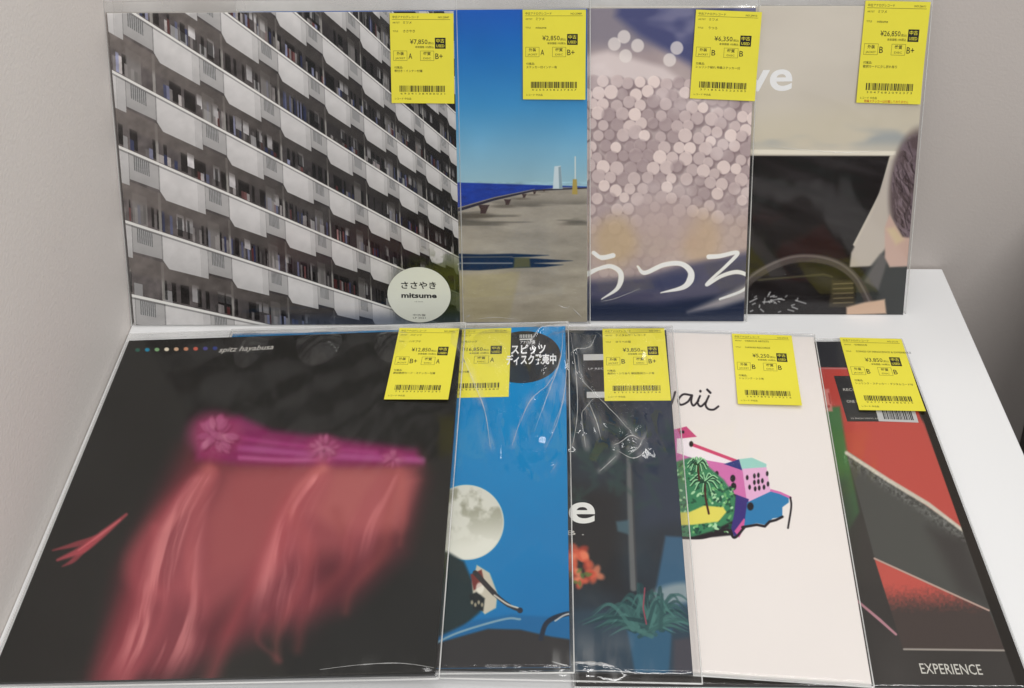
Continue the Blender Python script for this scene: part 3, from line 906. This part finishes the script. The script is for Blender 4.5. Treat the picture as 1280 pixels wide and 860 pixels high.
def sleeve(k, parent, mat, top=0.012, side=0.0028, bottom=0.003, lift=0.0009, wob=0.0003, creases=(), marks=(), painted_glare=0.16, seed=0, nx=90, fine=None, label=None):
    u = np.linspace(-side, S + side, nx)
    v = np.linspace(-bottom, S + top, nx)
    if fine:                       # closely spaced rows where the film is crinkled
        u = np.concatenate([u[(u < fine[0]) | (u > fine[1])], np.linspace(fine[0], fine[1], fine[4])])
        v = np.concatenate([v[(v < fine[2]) | (v > fine[3])], np.linspace(fine[2], fine[3], fine[5])])
    # extra rows close to the jacket's edges so the film turns down there
    u = np.sort(np.concatenate([u, [-side * .66, -side * .33, 0.0004, 0.0012, S - 0.0012, S - 0.0004, S + side * .33, S + side * .66]]))
    v = np.sort(np.concatenate([v, [-bottom * .66, -bottom * .33, 0.0005, 0.0015, 0.003, S - 0.002, S + 0.001, S + 0.003]]))
    U, V = np.meshgrid(u, v)
    d = np.minimum(np.minimum(U, S - U) / side, np.minimum(V / bottom, (S - V) / max(top, 1e-6) * 2.2))
    mid = -TH / 2
    Z = np.where(d >= 0, lift, lift + (mid - lift) * np.clip(-d, 0, 1) ** 0.8)
    edge = np.clip(np.minimum(np.minimum(U + side, S + side - U), np.minimum(V + bottom, S + top - V)) / 0.02, 0, 1)
    inn = np.clip(d * side / 0.01, 0, 1)
    Zn = (vnoise(U * 1000, V * 500, 26, 40 + seed, 3) - 0.45) * wob * 2
    Z = Z + Zn * edge * (0.25 + 0.75 * inn)
    cr = sum((ridge(U, V, *c) for c in creases), np.zeros_like(U))
    if fine:
        wr = vnoise(U * 1000, V * 600, 5.5, 90 + seed, 2) - 0.5
        cr = cr + wr * np.clip(cr / 0.0012, 0, 1.3) * 0.0007
        near = sum((ridge(U, V, c[0], 0.016, 1.0) for c in creases), np.zeros_like(U))
        rn = vnoise(U * 1000 + V * 200, V * 260 - U * 120, 15, 190 + seed, 2)
        fold = (1 - np.abs(2 * rn - 1)) ** 3
        cr = cr + fold * np.clip(near * 1.4, 0, 1) * 0.0024
        cr = cr + 0.009 * np.exp(-((V - 0.300) / 0.038) ** 2) * (0.6 + 0.4 * np.sin(U * 90))
    Z = Z + edge * cr
    Z = np.where(d >= 0, np.maximum(Z, 0.00045), Z)
    n1, n2 = len(u), len(v)
    verts = np.stack([U, V, Z], -1).reshape(-1, 3)
    faces = [(j * n1 + i, j * n1 + i + 1, (j + 1) * n1 + i + 1, (j + 1) * n1 + i) for j in range(n2 - 1) for i in range(n1 - 1)]
    # back sheet
    b0 = len(verts)
    zb = -TH - 0.0003
    back = [(-side, -bottom, mid), (S + side, -bottom, mid), (S + side, S + top, mid), (-side, S + top, mid), (0, 0, zb), (S, 0, zb), (S, S, zb), (0, S, zb)]
    verts = np.vstack([verts, back])
    q = [b0 + i for i in range(8)]
    faces += [(q[4], q[7], q[6], q[5]), (q[0], q[4], q[5], q[1]), (q[1], q[5], q[6], q[2]), (q[2], q[6], q[7], q[3]), (q[3], q[7], q[4], q[0])]
    o = mesh_obj("plastic_sleeve", verts, faces, mat, parent, smooth=True)
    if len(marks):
        sc = np.zeros(U.shape)  # glare painted as haze around the marks
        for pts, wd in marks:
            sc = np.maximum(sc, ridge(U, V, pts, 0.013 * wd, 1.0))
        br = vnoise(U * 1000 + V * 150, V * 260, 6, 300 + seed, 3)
        sc = painted_glare * sc ** 1.3 * sstep(0.38, 0.75, br) 
        a_ = o.data.attributes.new('painted_glare', 'FLOAT', 'POINT')
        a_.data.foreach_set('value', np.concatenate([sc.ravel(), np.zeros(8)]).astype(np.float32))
        rr = np.random.default_rng(seed)
        for pts, wd in marks:     # sharp creases in the film, their glints put into a pale colour
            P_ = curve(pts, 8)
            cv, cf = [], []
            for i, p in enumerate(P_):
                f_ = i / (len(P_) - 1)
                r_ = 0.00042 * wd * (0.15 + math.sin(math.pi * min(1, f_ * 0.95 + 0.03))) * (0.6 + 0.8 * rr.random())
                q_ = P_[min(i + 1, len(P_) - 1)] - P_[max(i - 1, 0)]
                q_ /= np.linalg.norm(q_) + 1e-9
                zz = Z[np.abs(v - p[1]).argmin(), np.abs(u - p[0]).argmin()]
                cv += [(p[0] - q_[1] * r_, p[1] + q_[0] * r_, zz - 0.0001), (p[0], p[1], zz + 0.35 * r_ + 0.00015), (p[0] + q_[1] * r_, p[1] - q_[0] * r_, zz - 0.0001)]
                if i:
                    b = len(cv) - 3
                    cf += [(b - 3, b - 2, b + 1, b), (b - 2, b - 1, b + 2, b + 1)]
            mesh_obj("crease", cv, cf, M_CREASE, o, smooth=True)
    if top > 0.005:               # the open end, where several layers of film lie over each other
        g = 0.0012
        fv = [(0.001 - side, S + g, 0.0005), (S + side - 0.001, S + g, 0.0005), (S + side - 0.001, S + top - 0.001, mid + 0.0004), (0.001 - side, S + top - 0.001, mid + 0.0004)]
        mesh_obj("sleeve_flap", fv, [(0, 1, 2, 3)], M_FLAP, o)
    # welded seams: thin flat strips along sides and foot
    sv, sf = [], []
    for (x0, y0), (x1, y1) in (((-side, -bottom), (S + side, -bottom)), ((-side, -bottom), (-side, S + top)), ((S + side, -bottom), (S + side, S + top)), ((-side, S + top), (S + side, S + top))):
        r = 0.0006
        dd = np.array([x1 - x0, y1 - y0])
        dd /= np.linalg.norm(dd)
        nn = np.array([-dd[1], dd[0]])
        b = len(sv)
        for (x, y) in ((x0, y0), (x1, y1)):
            for an in np.linspace(0, 2 * math.pi, 7)[:-1]:
                sv.append((x + nn[0] * r * math.cos(an), y + nn[1] * r * math.cos(an), mid + r * math.sin(an)))
        for i in range(6):
            sf.append((b + i, b + (i + 1) % 6, b + 6 + (i + 1) % 6, b + 6 + i))
    mesh_obj("seam", sv, sf, M_SEAM, o, smooth=True)
    return o


# ------------------------------------------------------------------ lettering
M_INK = simple("black_ink", (0.02, 0.02, 0.022), 0.6, 0.2, 0.1, 300)
M_INK_RED = simple("red_ink", (0.45, 0.05, 0.03), 0.6, 0.2, 0.1, 300)
M_WHITE = simple("white_ink", (0.72, 0.72, 0.68), 0.5, 0.3, 0.05, 200)
M_BRIGHT = simple("bright_white_ink", (0.86, 0.86, 0.86), 0.5, 0.3, 0.02, 200)
M_PALE = simple("cream_ink", (0.55, 0.53, 0.48), 0.5, 0.3, 0.05, 200)
M_YELLOW = simple("yellow_label_paper", tuple(srgb([0.90, 0.86, 0.27])), 0.45, 0.35, 0.03, 60, 0.05, 400)
M_STICKER = simple("pale_round_sticker", tuple(srgb([0.84, 0.85, 0.80])), 0.4, 0.35, 0.02, 50)
M_BLACKLAB = simple("black_label_paper", (0.018, 0.018, 0.02), 0.35, 0.4, 0.1, 60)
M_WHITELAB = simple("white_label_paper", (0.5, 0.5, 0.49), 0.5, 0.3, 0.03, 60)


def text_geo(s, bold=0.0, res=2):
    c = bpy.data.curves.new('text', 'FONT')
    c.body = s
    c.resolution_u = res
    c.offset = bold
    o = bpy.data.objects.new('text', c)
    COL.objects.link(o)
    dg = bpy.context.evaluated_depsgraph_get()
    me = bpy.data.meshes.new_from_object(o.evaluated_get(dg))
    v = np.array([tuple(p.co) for p in me.vertices]) if len(me.vertices) else np.zeros((0, 3))
    f = [tuple(p.vertices) for p in me.polygons]
    bpy.data.objects.remove(o)
    bpy.data.curves.remove(c)
    bpy.data.meshes.remove(me)
    return v, f


class Sheet:
    """collects flat print (glyphs, bars, boxes) in a label's own millimetres"""

    def __init__(self):
        self.v, self.f = [], []

    def add(self, v, f):
        b = len(self.v)
        self.v += [tuple(p) for p in v]
        self.f += [tuple(i + b for i in q) for q in f]

    def rect(self, x0, y0, x1, y1):
        self.add([(x0, y0, 0), (x1, y0, 0), (x1, y1, 0), (x0, y1, 0)], [(0, 1, 2, 3)])

    def frame(self, x0, y0, x1, y1, w=0.25):
        self.rect(x0, y0, x1, y0 + w)
        self.rect(x0, y1 - w, x1, y1)
        self.rect(x0, y0 + w, x0 + w, y1 - w)
        self.rect(x1 - w, y0 + w, x1, y1 - w)

    def text(self, s, x, y, h, width=None, bold=0.0, shear=0.0, align='l'):
        v, f = text_geo(s, bold, 8 if h > 12 else 2)
        if not len(v):
            return
        k = h / 0.73
        v = v * k
        wx = v[:, 0].max() - v[:, 0].min()
        v[:, 0] -= v[:, 0].min()
        if width:
            v[:, 0] *= width / wx
            wx = width
        v[:, 0] += v[:, 1] * shear
        v[:, 0] += x - (wx if align == 'r' else 0)
        v[:, 1] += y
        self.add(v, f)

    def build(self, name, mat, parent, z, scale=0.001, M=None):
        V = np.array(self.v, float)
        V[:, :2] *= scale
        V[:, 2] = z
        if M is not None:
            V[:, :2] = V[:, :2] @ M[0].T + M[1]
        return mesh_obj(name, V, self.f, mat, parent)


def quad_fit(k, pts):
    """label's corners in the photograph (TL, TR, BR, BL) -> centre, size and turn on the cover"""
    p = [on_cover(k, *q) for q in pts]
    c = sum(p) / 4
    ex = ((p[1] - p[0]) + (p[2] - p[3])) / 2
    ey = ((p[0] - p[3]) + (p[1] - p[2])) / 2
    w, h = np.linalg.norm(ex), np.linalg.norm(ey)
    a = math.atan2(ex[1], ex[0]) * 0.5 + (math.atan2(ey[1], ey[0]) - math.pi / 2) * 0.5
    R = np.array([[math.cos(a), -math.sin(a)], [math.sin(a), math.cos(a)]])
    return c, w, h, R


def price_tag(k, parent, z, corners, artist, title, price, g1, g2, notes, size=None, extra=None, label=None):
    c, w, h, R = quad_fit(k, corners)
    if size:
        w, h = size
    W, H = 58.0, 82.0
    sx, sy = w / W * 1000, h / H * 1000      # keep print proportions close to the paper
    e = bpy.data.objects.new("price_tag", None)

    def m2(x, y):
        q = R @ np.array([(x - W / 2) * sx * 0.001, (y - H / 2) * sy * 0.001]) + c
        return q
    # the paper: thin slab with a slightly lifted foot
    nx, ny = 8, 12
    vs, fs = [], []
    rg = np.random.default_rng(sum(map(ord, k + title)))
    curl = 0.0008 + 0.0014 * rg.random()
    for j in range(ny + 1):
        for i in range(nx + 1):
            q = m2(W * i / nx, H * j / ny)
            lift = 0 if z < 0.0009 else curl * max(0, 1 - j / ny * 2.2) ** 2 * (0.5 + 0.5 * i / nx)
            vs.append((q[0], q[1], z + lift))
    n = len(vs)
    vs += [(a_, b_, c_ - 0.00012) for a_, b_, c_ in vs]
    idx = lambda i, j: j * (nx + 1) + i
    for j in range(ny):
        for i in range(nx):
            fs.append((idx(i, j), idx(i + 1, j), idx(i + 1, j + 1), idx(i, j + 1)))
            fs.append(tuple(n + t for t in (idx(i, j), idx(i, j + 1), idx(i + 1, j + 1), idx(i + 1, j))))
    rim = [idx(i, 0) for i in range(nx)] + [idx(nx, j) for j in range(ny)] + [idx(i, ny) for i in range(nx, 0, -1)] + [idx(0, j) for j in range(ny, 0, -1)]
    for a_, b_ in zip(rim, rim[1:] + rim[:1]):
        fs.append((a_, n + a_, n + b_, b_))
    bpy.data.objects.remove(e)
    paper = mesh_obj("price_tag", vs, fs, M_YELLOW, parent)
    if label:
        paper['label'] = label

    def place(sheet, name, mat, dz=0.00006):
        V = np.array(sheet.v, float)
        P = np.array([m2(x, y) for x, y in V[:, :2]])
        yy = V[:, 1] / H
        lift = np.zeros(len(V)) if z < 0.0009 else curl * np.maximum(0, 1 - yy * 2.2) ** 2 * (0.5 + 0.5 * V[:, 0] / W)
        V3 = np.column_stack([P, z + lift + dz])
        return mesh_obj(name, V3, sheet.f, mat, paper)

    s = Sheet()
    s.text("中古アナログレコード", 2.5, 77.6, 1.9, 24, 0.004)
    s.text("NO.2%04d" % rg.integers(1000, 9999), 54, 77.6, 1.8, 10, 0.004, align='r')
    s.rect(2, 76.3, 55, 76.6)
    s.text("ARTIST", 2.5, 72.8, 1.5)
    s.text(artist, 12, 72.6, 2.1, None, 0.006)
    s.text("TITLE", 2.5, 65, 1.5)
    s.text(title, 12, 64.8, 2.1, None, 0.006)
    s.text("¥" + price, 34, 54.2, 4.4, 18 if len(price) > 5 else 16, 0.004, align='r')
    s.text("(税込)", 39.6, 54.2, 1.8, 5.2, 0.004, align='r')
    s.text("本体価格 10%税込", 39.6, 50.6, 1.7, 17, 0.006, align='r')
    s.frame(2.6, 39, 15.2, 48)
    s.text("外装", 5.6, 44.2, 2.5, 6.6, 0.012)
    s.text("JACKET", 4.4, 40.4, 1.7, 9)
    s.text(g1, 16.4, 40.6, 5.4, 3.4 * len(g1), 0.006)
    s.frame(27.2, 39, 39.8, 48)
    s.text("盤質", 30.0, 44.2, 2.5, 6.8, 0.014)
    s.text("DISC", 30.0, 40.4, 1.7, 7)
    s.text(g2, 41.0, 40.6, 5.4, 3.4 * len(g2), 0.006)
    s.text("付属品:", 3.2, 31.8, 1.8, None, 0.005)
    s.text(notes, 3.2, 28.6, 1.9, None, 0.008)
    s.text("レコード 中古品", 3.2, 3.4, 1.5, 15, 0.005)
    s.text(" ".join(str(d) for d in rg.integers(0, 10, 13)), 8.5, 8.0, 1.7, 41)
    place(s, "lettering", M_INK)
    bx = Sheet()
    bx.rect(40.8, 50, 50.6, 60)
    place(bx, "used_badge", M_INK, 0.00005)
    bt = Sheet()
    bt.text("中古", 42.0, 55.8, 2.8, 7.4, 0.01)
    bt.text("USED", 42.0, 51.4, 2.6, 7.4, 0.01)
    place(bt, "badge_lettering", M_YELLOW, 0.00010)
    bc = Sheet()
    x = 7.5
    while x < 49.5:
        wd = rg.choice([0.35, 0.35, 0.7, 1.05])
        bc.rect(x, 10.4, min(x + wd, 50), 16.2)
        x += wd + rg.choice([0.35, 0.45, 0.8])
    o = place(bc, "barcode", M_INK)
    o['kind'] = 'stuff'
    if extra:
        er = Sheet()
        er.text(extra, 7, 0.6, 1.9, 40, 0.008)
        place(er, "red_lettering", M_INK_RED)
    return paper


def cover_text(k, s, p0, p1, h_mm, mat, parent, z=0.00012, bold=0.0, shear=0.0, name="cover_lettering"):
    """print a word on the cover between two places of its base line"""
    a, b = on_cover(k, *p0), on_cover(k, *p1)
    d = b - a
    L = np.linalg.norm(d)
    ang = math.atan2(d[1], d[0])
    R = np.array([[math.cos(ang), -math.sin(ang)], [math.sin(ang), math.cos(ang)]])
    sh = Sheet()
    sh.text(s, 0, 0, h_mm, L * 1000, bold, shear)
    return sh.build(name, mat, parent, z, 0.001, (R, a))


def flat_label(k, corners, mat, parent, z, name="label_sticker", ellipse=False, nseg=48):
    c, w, h, R = quad_fit(k, corners)
    if ellipse:
        pts = [(w / 2 * math.cos(t), h / 2 * math.sin(t)) for t in np.linspace(0, 2 * math.pi, nseg + 1)[:-1]]
    else:
        pts = [(-w / 2, -h / 2), (w / 2, -h / 2), (w / 2, h / 2), (-w / 2, h / 2)]
    P = [R @ np.array(p) + c for p in pts]
    n = len(P)
    vs = [(p[0], p[1], z) for p in P] + [(p[0], p[1], z - 0.0001) for p in P]
    fs = [tuple(range(n))] + [(i, n + i, n + (i + 1) % n, (i + 1) % n) for i in range(n)]
    o = mesh_obj(name, vs, fs, mat, parent)

    def put(sheet, nm, m, dz=0.00005):
        V = np.array(sheet.v, float)
        Q = np.array([R @ np.array([(x - 0.5) * w, (y - 0.5) * h]) + c for x, y in V[:, :2]])
        return mesh_obj(nm, np.column_stack([Q, np.full(len(Q), z + dz)]), sheet.f, m, o)
    return o, put, w, h


# ------------------------------------------------------------------ records
def record(k, art, gain, edge_rgb, label, rough=0.5, spec=0.14):
    R, T = rec_matrix(k)
    e = bpy.data.objects.new("vinyl_record", None)
    COL.objects.link(e)
    M = np.eye(4)
    M[:3, :3] = R
    M[:3, 3] = T
    e.matrix_world = Matrix(M.tolist())
    e['label'] = label
    e['category'] = "record"
    e['group'] = "records stood up against the wall" if k[0] == 'U' else "records laid flat in an overlapping row"
    im = art.image("print_" + art.k, gain)
    m1 = cover_material("printed_cover_" + art.k, im, rough, spec)
    m2 = simple("jacket_edge_" + art.k, edge_rgb, 0.6, 0.2, 0.05, 80)
    bv = 0.0005
    v = [(0, 0, -TH), (S, 0, -TH), (S, S, -TH), (0, S, -TH), (0, 0, -bv), (S, 0, -bv), (S, S, -bv), (0, S, -bv), (bv, bv, 0), (S - bv, bv, 0), (S - bv, S - bv, 0), (bv, S - bv, 0)]
    f = [(8, 9, 10, 11), (4, 5, 9, 8), (5, 6, 10, 9), (6, 7, 11, 10), (7, 4, 8, 11), (0, 3, 2, 1), (0, 1, 5, 4), (1, 2, 6, 5), (2, 3, 7, 6), (3, 0, 4, 7)]
    j = mesh_obj("jacket", v, f, [m1, m2], e)
    for i, p in enumerate(j.data.polygons):
        p.material_index = 0 if i < 5 else 1
    uv = j.data.uv_layers.new(name="UVMap")
    for p in j.data.polygons:
        for li in p.loop_indices:
            co = j.data.vertices[j.data.loops[li].vertex_index].co
            uv.data[li].uv = (co.x / S, co.y / S)
    return e


def P(k, *pts):
    return [tuple(on_cover(k, *p)) for p in pts]


DK = (0.03, 0.03, 0.03)
LT = (0.55, 0.54, 0.5)
ZT = 0.00135        # a label stuck on the outside of the film
ZI = 0.00020        # a label under the film

FINE = None

# --- upper row
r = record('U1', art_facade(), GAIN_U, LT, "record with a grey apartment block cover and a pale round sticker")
sleeve('U1', r, M_FILM_CLEAR, seed=1)
price_tag('U1', r, ZT, [(486, 15), (567, 17), (568, 128), (491, 128)], "ミツメ", "ささやき", "7,850", "A", "B+", "帯付き・インナー付属")
o, put, w, h = flat_label('U1', [(485, 333), (563, 333), (564, 402), (484, 402)], M_STICKER, r, 0.0014, "round_sticker", True)
s = Sheet()
s.text("ささやき", 0.22, 0.62, 0.105, 0.55, 0.02)
s.text("mitsume", 0.22, 0.45, 0.09, 0.56, 0.035)
s.text("12 inch", 0.43, 0.37, 0.02, 0.13)
s.text("中古盤", 0.40, 0.12, 0.03, 0.2)
s.text("LP 2021", 0.40, 0.07, 0.03, 0.2)
put(s, "lettering", M_INK)

r = record('U2', art_harbour(), GAIN_U, LT, "record whose cover shows blue sky and sea over a grey stone quay")
mk = [(P('U2', (597, 398), (620, 396), (648, 399)), 0.6), (P('U2', (697, 380), (706, 384), (712, 382)), 0.8), (P('U2', (716, 385), (722, 391), (727, 396)), 1.0), (P('U2', (583, 396), (588, 393)), 0.8)]
sleeve('U2', r, M_FILM_CLEAR, marks=mk, painted_glare=0.08, seed=2, creases=[(P('U2', (590, 398), (620, 396), (640, 399)), 0.002, 0.0006), (P('U2', (700, 372), (690, 380), (708, 384)), 0.002, 0.0008), (P('U2', (718, 386), (728, 394)), 0.002, 0.0009)])
price_tag('U2', r, ZT, [(653, 11), (732, 12), (732, 123), (654, 123)], "ミツメ", "mitsume", "2,850", "A", "B+", "ステッカー付インナー有")

r = record('U3', art_glow(), GAIN_U, LT, "record with hazy round pinkish lights and white brushed characters on its cover")
mk = [(P('U3', (752, 376), (770, 372), (800, 360)), 0.5), (P('U3', (900, 374), (915, 371), (930, 367)), 0.7)]
sleeve('U3', r, M_FILM_CLEAR, marks=mk, painted_glare=0.05, seed=3)
price_tag('U3', r, ZT, [(869, 11), (951, 15), (944, 126), (863, 121)], "ミツメ", "うつろ", "6,350", "B", "B", "シュリンク破れ 特典ステッカー付")

r = record('U4', art_drive(), GAIN_U, LT, "record with a beige sky over a dark car interior, rightmost of those standing up")
mk = [(P('U4', (960, 182), (1010, 187), (1060, 190), (1104, 187)), 0.3)]
sleeve('U4', r, M_FILM_CLEAR, marks=mk, painted_glare=0.04, seed=4, creases=[(P('U4', (1000, 110), (1050, 125), (1090, 150)), 0.006, 0.0006)])
price_tag('U4', r, ZT, [(1081, 0), (1163, 2), (1149, 129), (1070, 127)], "ミツメ", "mitsume", "26,850", "B", "B+", "歌詞カードに少し折れ有り", extra="特典ステッカーは付属しておりません")
cover_text('U4', "ve", (931, 113), (990, 112), 31, M_BRIGHT, r, bold=0.018)

# --- lower row
r = record('L1', art_veil(), GAIN_L, DK, "black record cover with a blurred rose-pink shape streaming across it")
mk = [(P('L1', (400, 838), (450, 832), (500, 830), (543, 836)), 0.7)]
sleeve('L1', r, M_FILM_CLEAR, marks=mk, painted_glare=0.03, top=0.009, seed=5, wob=0.00045, creases=[(P('L1', (380, 846), (470, 842), (538, 835)), 0.005, 0.0013)])
price_tag('L1', r, ZT, [(499, 411), (574, 412), (561, 503), (481, 501)], "スピッツ", "ハヤブサ", "12,850", "B+", "A", "解説歌詞カード・ステッカー付属")
cover_text('L1', "spitz hayabusa", (273, 440.5), (341, 436.5), 6.2, M_PALE, r, bold=0.006, shear=0.28)

r = record('L2', art_night_blue(), GAIN_L, DK, "bright blue record cover with a pale full moon and a black oval sticker")
cr = [(P('L2', (566, 420), (588, 460), (612, 500), (628, 560)), 0.0035, 0.0016),
      (P('L2', (702, 412), (700, 450), (684, 500), (668, 545)), 0.004, 0.0022),
      (P('L2', (706, 420), (703, 480), (690, 540)), 0.003, 0.0018),
      (P('L2', (650, 445), (680, 420), (700, 410)), 0.003, 0.0018),
      (P('L2', (668, 500), (676, 470), (700, 440)), 0.003, 0.0015),
      (P('L2', (690, 580), (700, 570)), 0.003, 0.0012)]
FINE = (0.19, S - 0.001, 0.15, S - 0.001, 130, 170)
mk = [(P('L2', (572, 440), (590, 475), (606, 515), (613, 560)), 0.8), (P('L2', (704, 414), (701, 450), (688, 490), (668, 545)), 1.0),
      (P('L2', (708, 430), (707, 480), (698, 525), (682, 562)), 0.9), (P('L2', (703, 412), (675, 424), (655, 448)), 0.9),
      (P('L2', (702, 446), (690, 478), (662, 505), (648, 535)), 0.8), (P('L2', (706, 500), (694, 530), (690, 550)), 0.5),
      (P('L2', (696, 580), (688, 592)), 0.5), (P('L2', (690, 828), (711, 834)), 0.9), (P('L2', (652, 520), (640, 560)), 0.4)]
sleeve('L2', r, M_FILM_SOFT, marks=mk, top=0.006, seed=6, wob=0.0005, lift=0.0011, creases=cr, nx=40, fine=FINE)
price_tag('L2', r, ZI, [(558, 411), (638, 411), (637, 495), (547, 499)], "スピッツ", "三日月ロック", "16,850", "A", "A", "帯・解説歌詞付属")
o, put, w, h = flat_label('L2', [(607, 414), (700, 414), (702, 479), (606, 479)], M_BLACKLAB, r, 0.00016, "oval_sticker", True)
s = Sheet()
s.text("スピッツ", 0.34, 0.56, 0.15, 0.46, 0.03)
s.text("ディスク発売中", 0.28, 0.36, 0.15, 0.66, 0.03)
s.text("アナログ盤", 0.46, 0.75, 0.05, 0.2, 0.01)
put(s, "lettering", M_BRIGHT)
s = Sheet()
s.rect(0.45, 0.82, 0.62, 0.845)
for i in range(8):
    s.rect(0.45 + i * 0.022, 0.86, 0.46 + i * 0.022, 0.93)
o = put(s, "line_emblem", M_WHITE)
o['kind'] = 'stuff'

r = record('L3', art_garden(), GAIN_L, DK, "dark record cover with green spiky plant and orange flowers in a crinkled clear sleeve")
cr = [(P('L3', (722, 445), (724, 470), (760, 510), (790, 545)), 0.003, 0.0018),
      (P('L3', (745, 427), (735, 440), (718, 450)), 0.003, 0.0020),
      (P('L3', (712, 430), (720, 480), (728, 540)), 0.006, 0.0022),
      (P('L3', (735, 500), (755, 530), (775, 540)), 0.004, 0.0014),
      (P('L3', (768, 560), (790, 550), (812, 560)), 0.004, 0.0016),
      (P('L3', (780, 548), (800, 535), (806, 520)), 0.003, 0.0013),
      (P('L3', (730, 520), (715, 560)), 0.006, 0.0014),
      (P('L3', (700, 834), (745, 835), (770, 837)), 0.0055, 0.0030)]
FINE = (0.19, S - 0.001, 0.13, S - 0.001, 130, 190)
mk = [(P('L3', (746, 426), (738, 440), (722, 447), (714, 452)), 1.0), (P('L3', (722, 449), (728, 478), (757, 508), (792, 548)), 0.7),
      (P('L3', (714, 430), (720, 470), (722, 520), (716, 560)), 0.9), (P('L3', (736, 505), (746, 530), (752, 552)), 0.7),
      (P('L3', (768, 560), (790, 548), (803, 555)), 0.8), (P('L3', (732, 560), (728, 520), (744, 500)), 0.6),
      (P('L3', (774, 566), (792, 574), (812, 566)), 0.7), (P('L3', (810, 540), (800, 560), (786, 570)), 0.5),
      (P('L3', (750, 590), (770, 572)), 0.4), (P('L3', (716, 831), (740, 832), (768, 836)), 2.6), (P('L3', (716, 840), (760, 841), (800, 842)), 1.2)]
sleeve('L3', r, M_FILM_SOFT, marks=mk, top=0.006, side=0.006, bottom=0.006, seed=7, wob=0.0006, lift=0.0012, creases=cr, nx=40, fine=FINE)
price_tag('L3', r, ZI, [(752, 411), (831, 410), (838, 501), (757, 501)], "ケイタムラ・レコード", "ゆうべの庭", "3,850", "B", "B+", "角折れ・シワあり 解説歌詞カード有")
o, put, w, h = flat_label('L3', [(726, 442), (800, 442), (804, 502), (731, 502)], M_BLACKLAB, r, 0.00010, "black_label")
s = Sheet()
s.rect(0.02, 0.86, 0.9, 0.99)
put(s, "label_band", M_WHITELAB)
s = Sheet()
s.rect(0.06, 0.08, 0.9, 0.2)
put(s, "label_band", M_WHITELAB)
s = Sheet()
s.text("LP RECORDS", 0.1, 0.66, 0.04, 0.5)
put(s, "lettering", M_WHITELAB)
cover_text('L3', "e", (711, 653), (744, 653), 27, M_WHITE, r, bold=0.018)
cover_text('L3', "B .", (709, 669), (730, 669), 4.2, M_PALE, r)

r = record('L4', art_island(), GAIN_L, (0.75, 0.73, 0.7), "off-white record cover with a small painting of pink houses, palms and blue water")
sleeve('L4', r, M_FILM_CLEAR, top=0.004, side=0.0015, bottom=0.0015, seed=8, wob=0.0002)
price_tag('L4', r, ZT, [(912, 418), (989, 421), (1003, 512), (925, 506)], "VARIOUS ARTISTS", "HAWAII RECORDS", "5,250", "B", "B", "シュリンク・シミ有")

r = record('L5', art_diagonal(), GAIN_L, DK, "dark record cover cut by red and green diagonal fields, rightmost of those lying flat")
sleeve('L5', r, M_FILM_CLEAR, top=0.004, side=0.0015, bottom=0.0015, seed=9, wob=0.0003)
price_tag('L5', r, ZT, [(1049, 423), (1127, 425), (1156, 517), (1074, 515)], "VARIOUS", "SONGS OF INNOCENCE & EXPERIENCE", "3,850", "B", "B", "シュリンク・ステッカー・デジタルコード付")
o, put, w, h = flat_label('L5', [(1043, 470), (1123, 470), (1147, 528), (1058, 526)], M_BLACKLAB, r, 0.00012, "black_label")
s = Sheet()
s.text("RECORD", 0.08, 0.66, 0.06, 0.3)
s.text("ONE HOUR", 0.08, 0.40, 0.06, 0.3)
s.text("12 INCH VINYL LP", 0.07, 0.05, 0.03, 0.4)
put(s, "lettering", M_PALE)
o2, put2, w, h = flat_label('L5', [(1094, 508), (1142, 508), (1148, 528), (1098, 527)], M_WHITELAB, r, 0.00020, "barcode_label")
s = Sheet()
rg = np.random.default_rng(3)
x = 0.15
while x < 0.88:
    wd = rg.choice([0.012, 0.02, 0.03])
    s.rect(x, 0.14, x + wd, 1.0)
    x += wd + rg.choice([0.012, 0.02])
o = put2(s, "barcode", M_INK)
o['kind'] = 'stuff'
cover_text('L5', "EXPERIENCE", (1152, 842), (1229, 843.5), 7.5, M_PALE, r, bold=0.004)
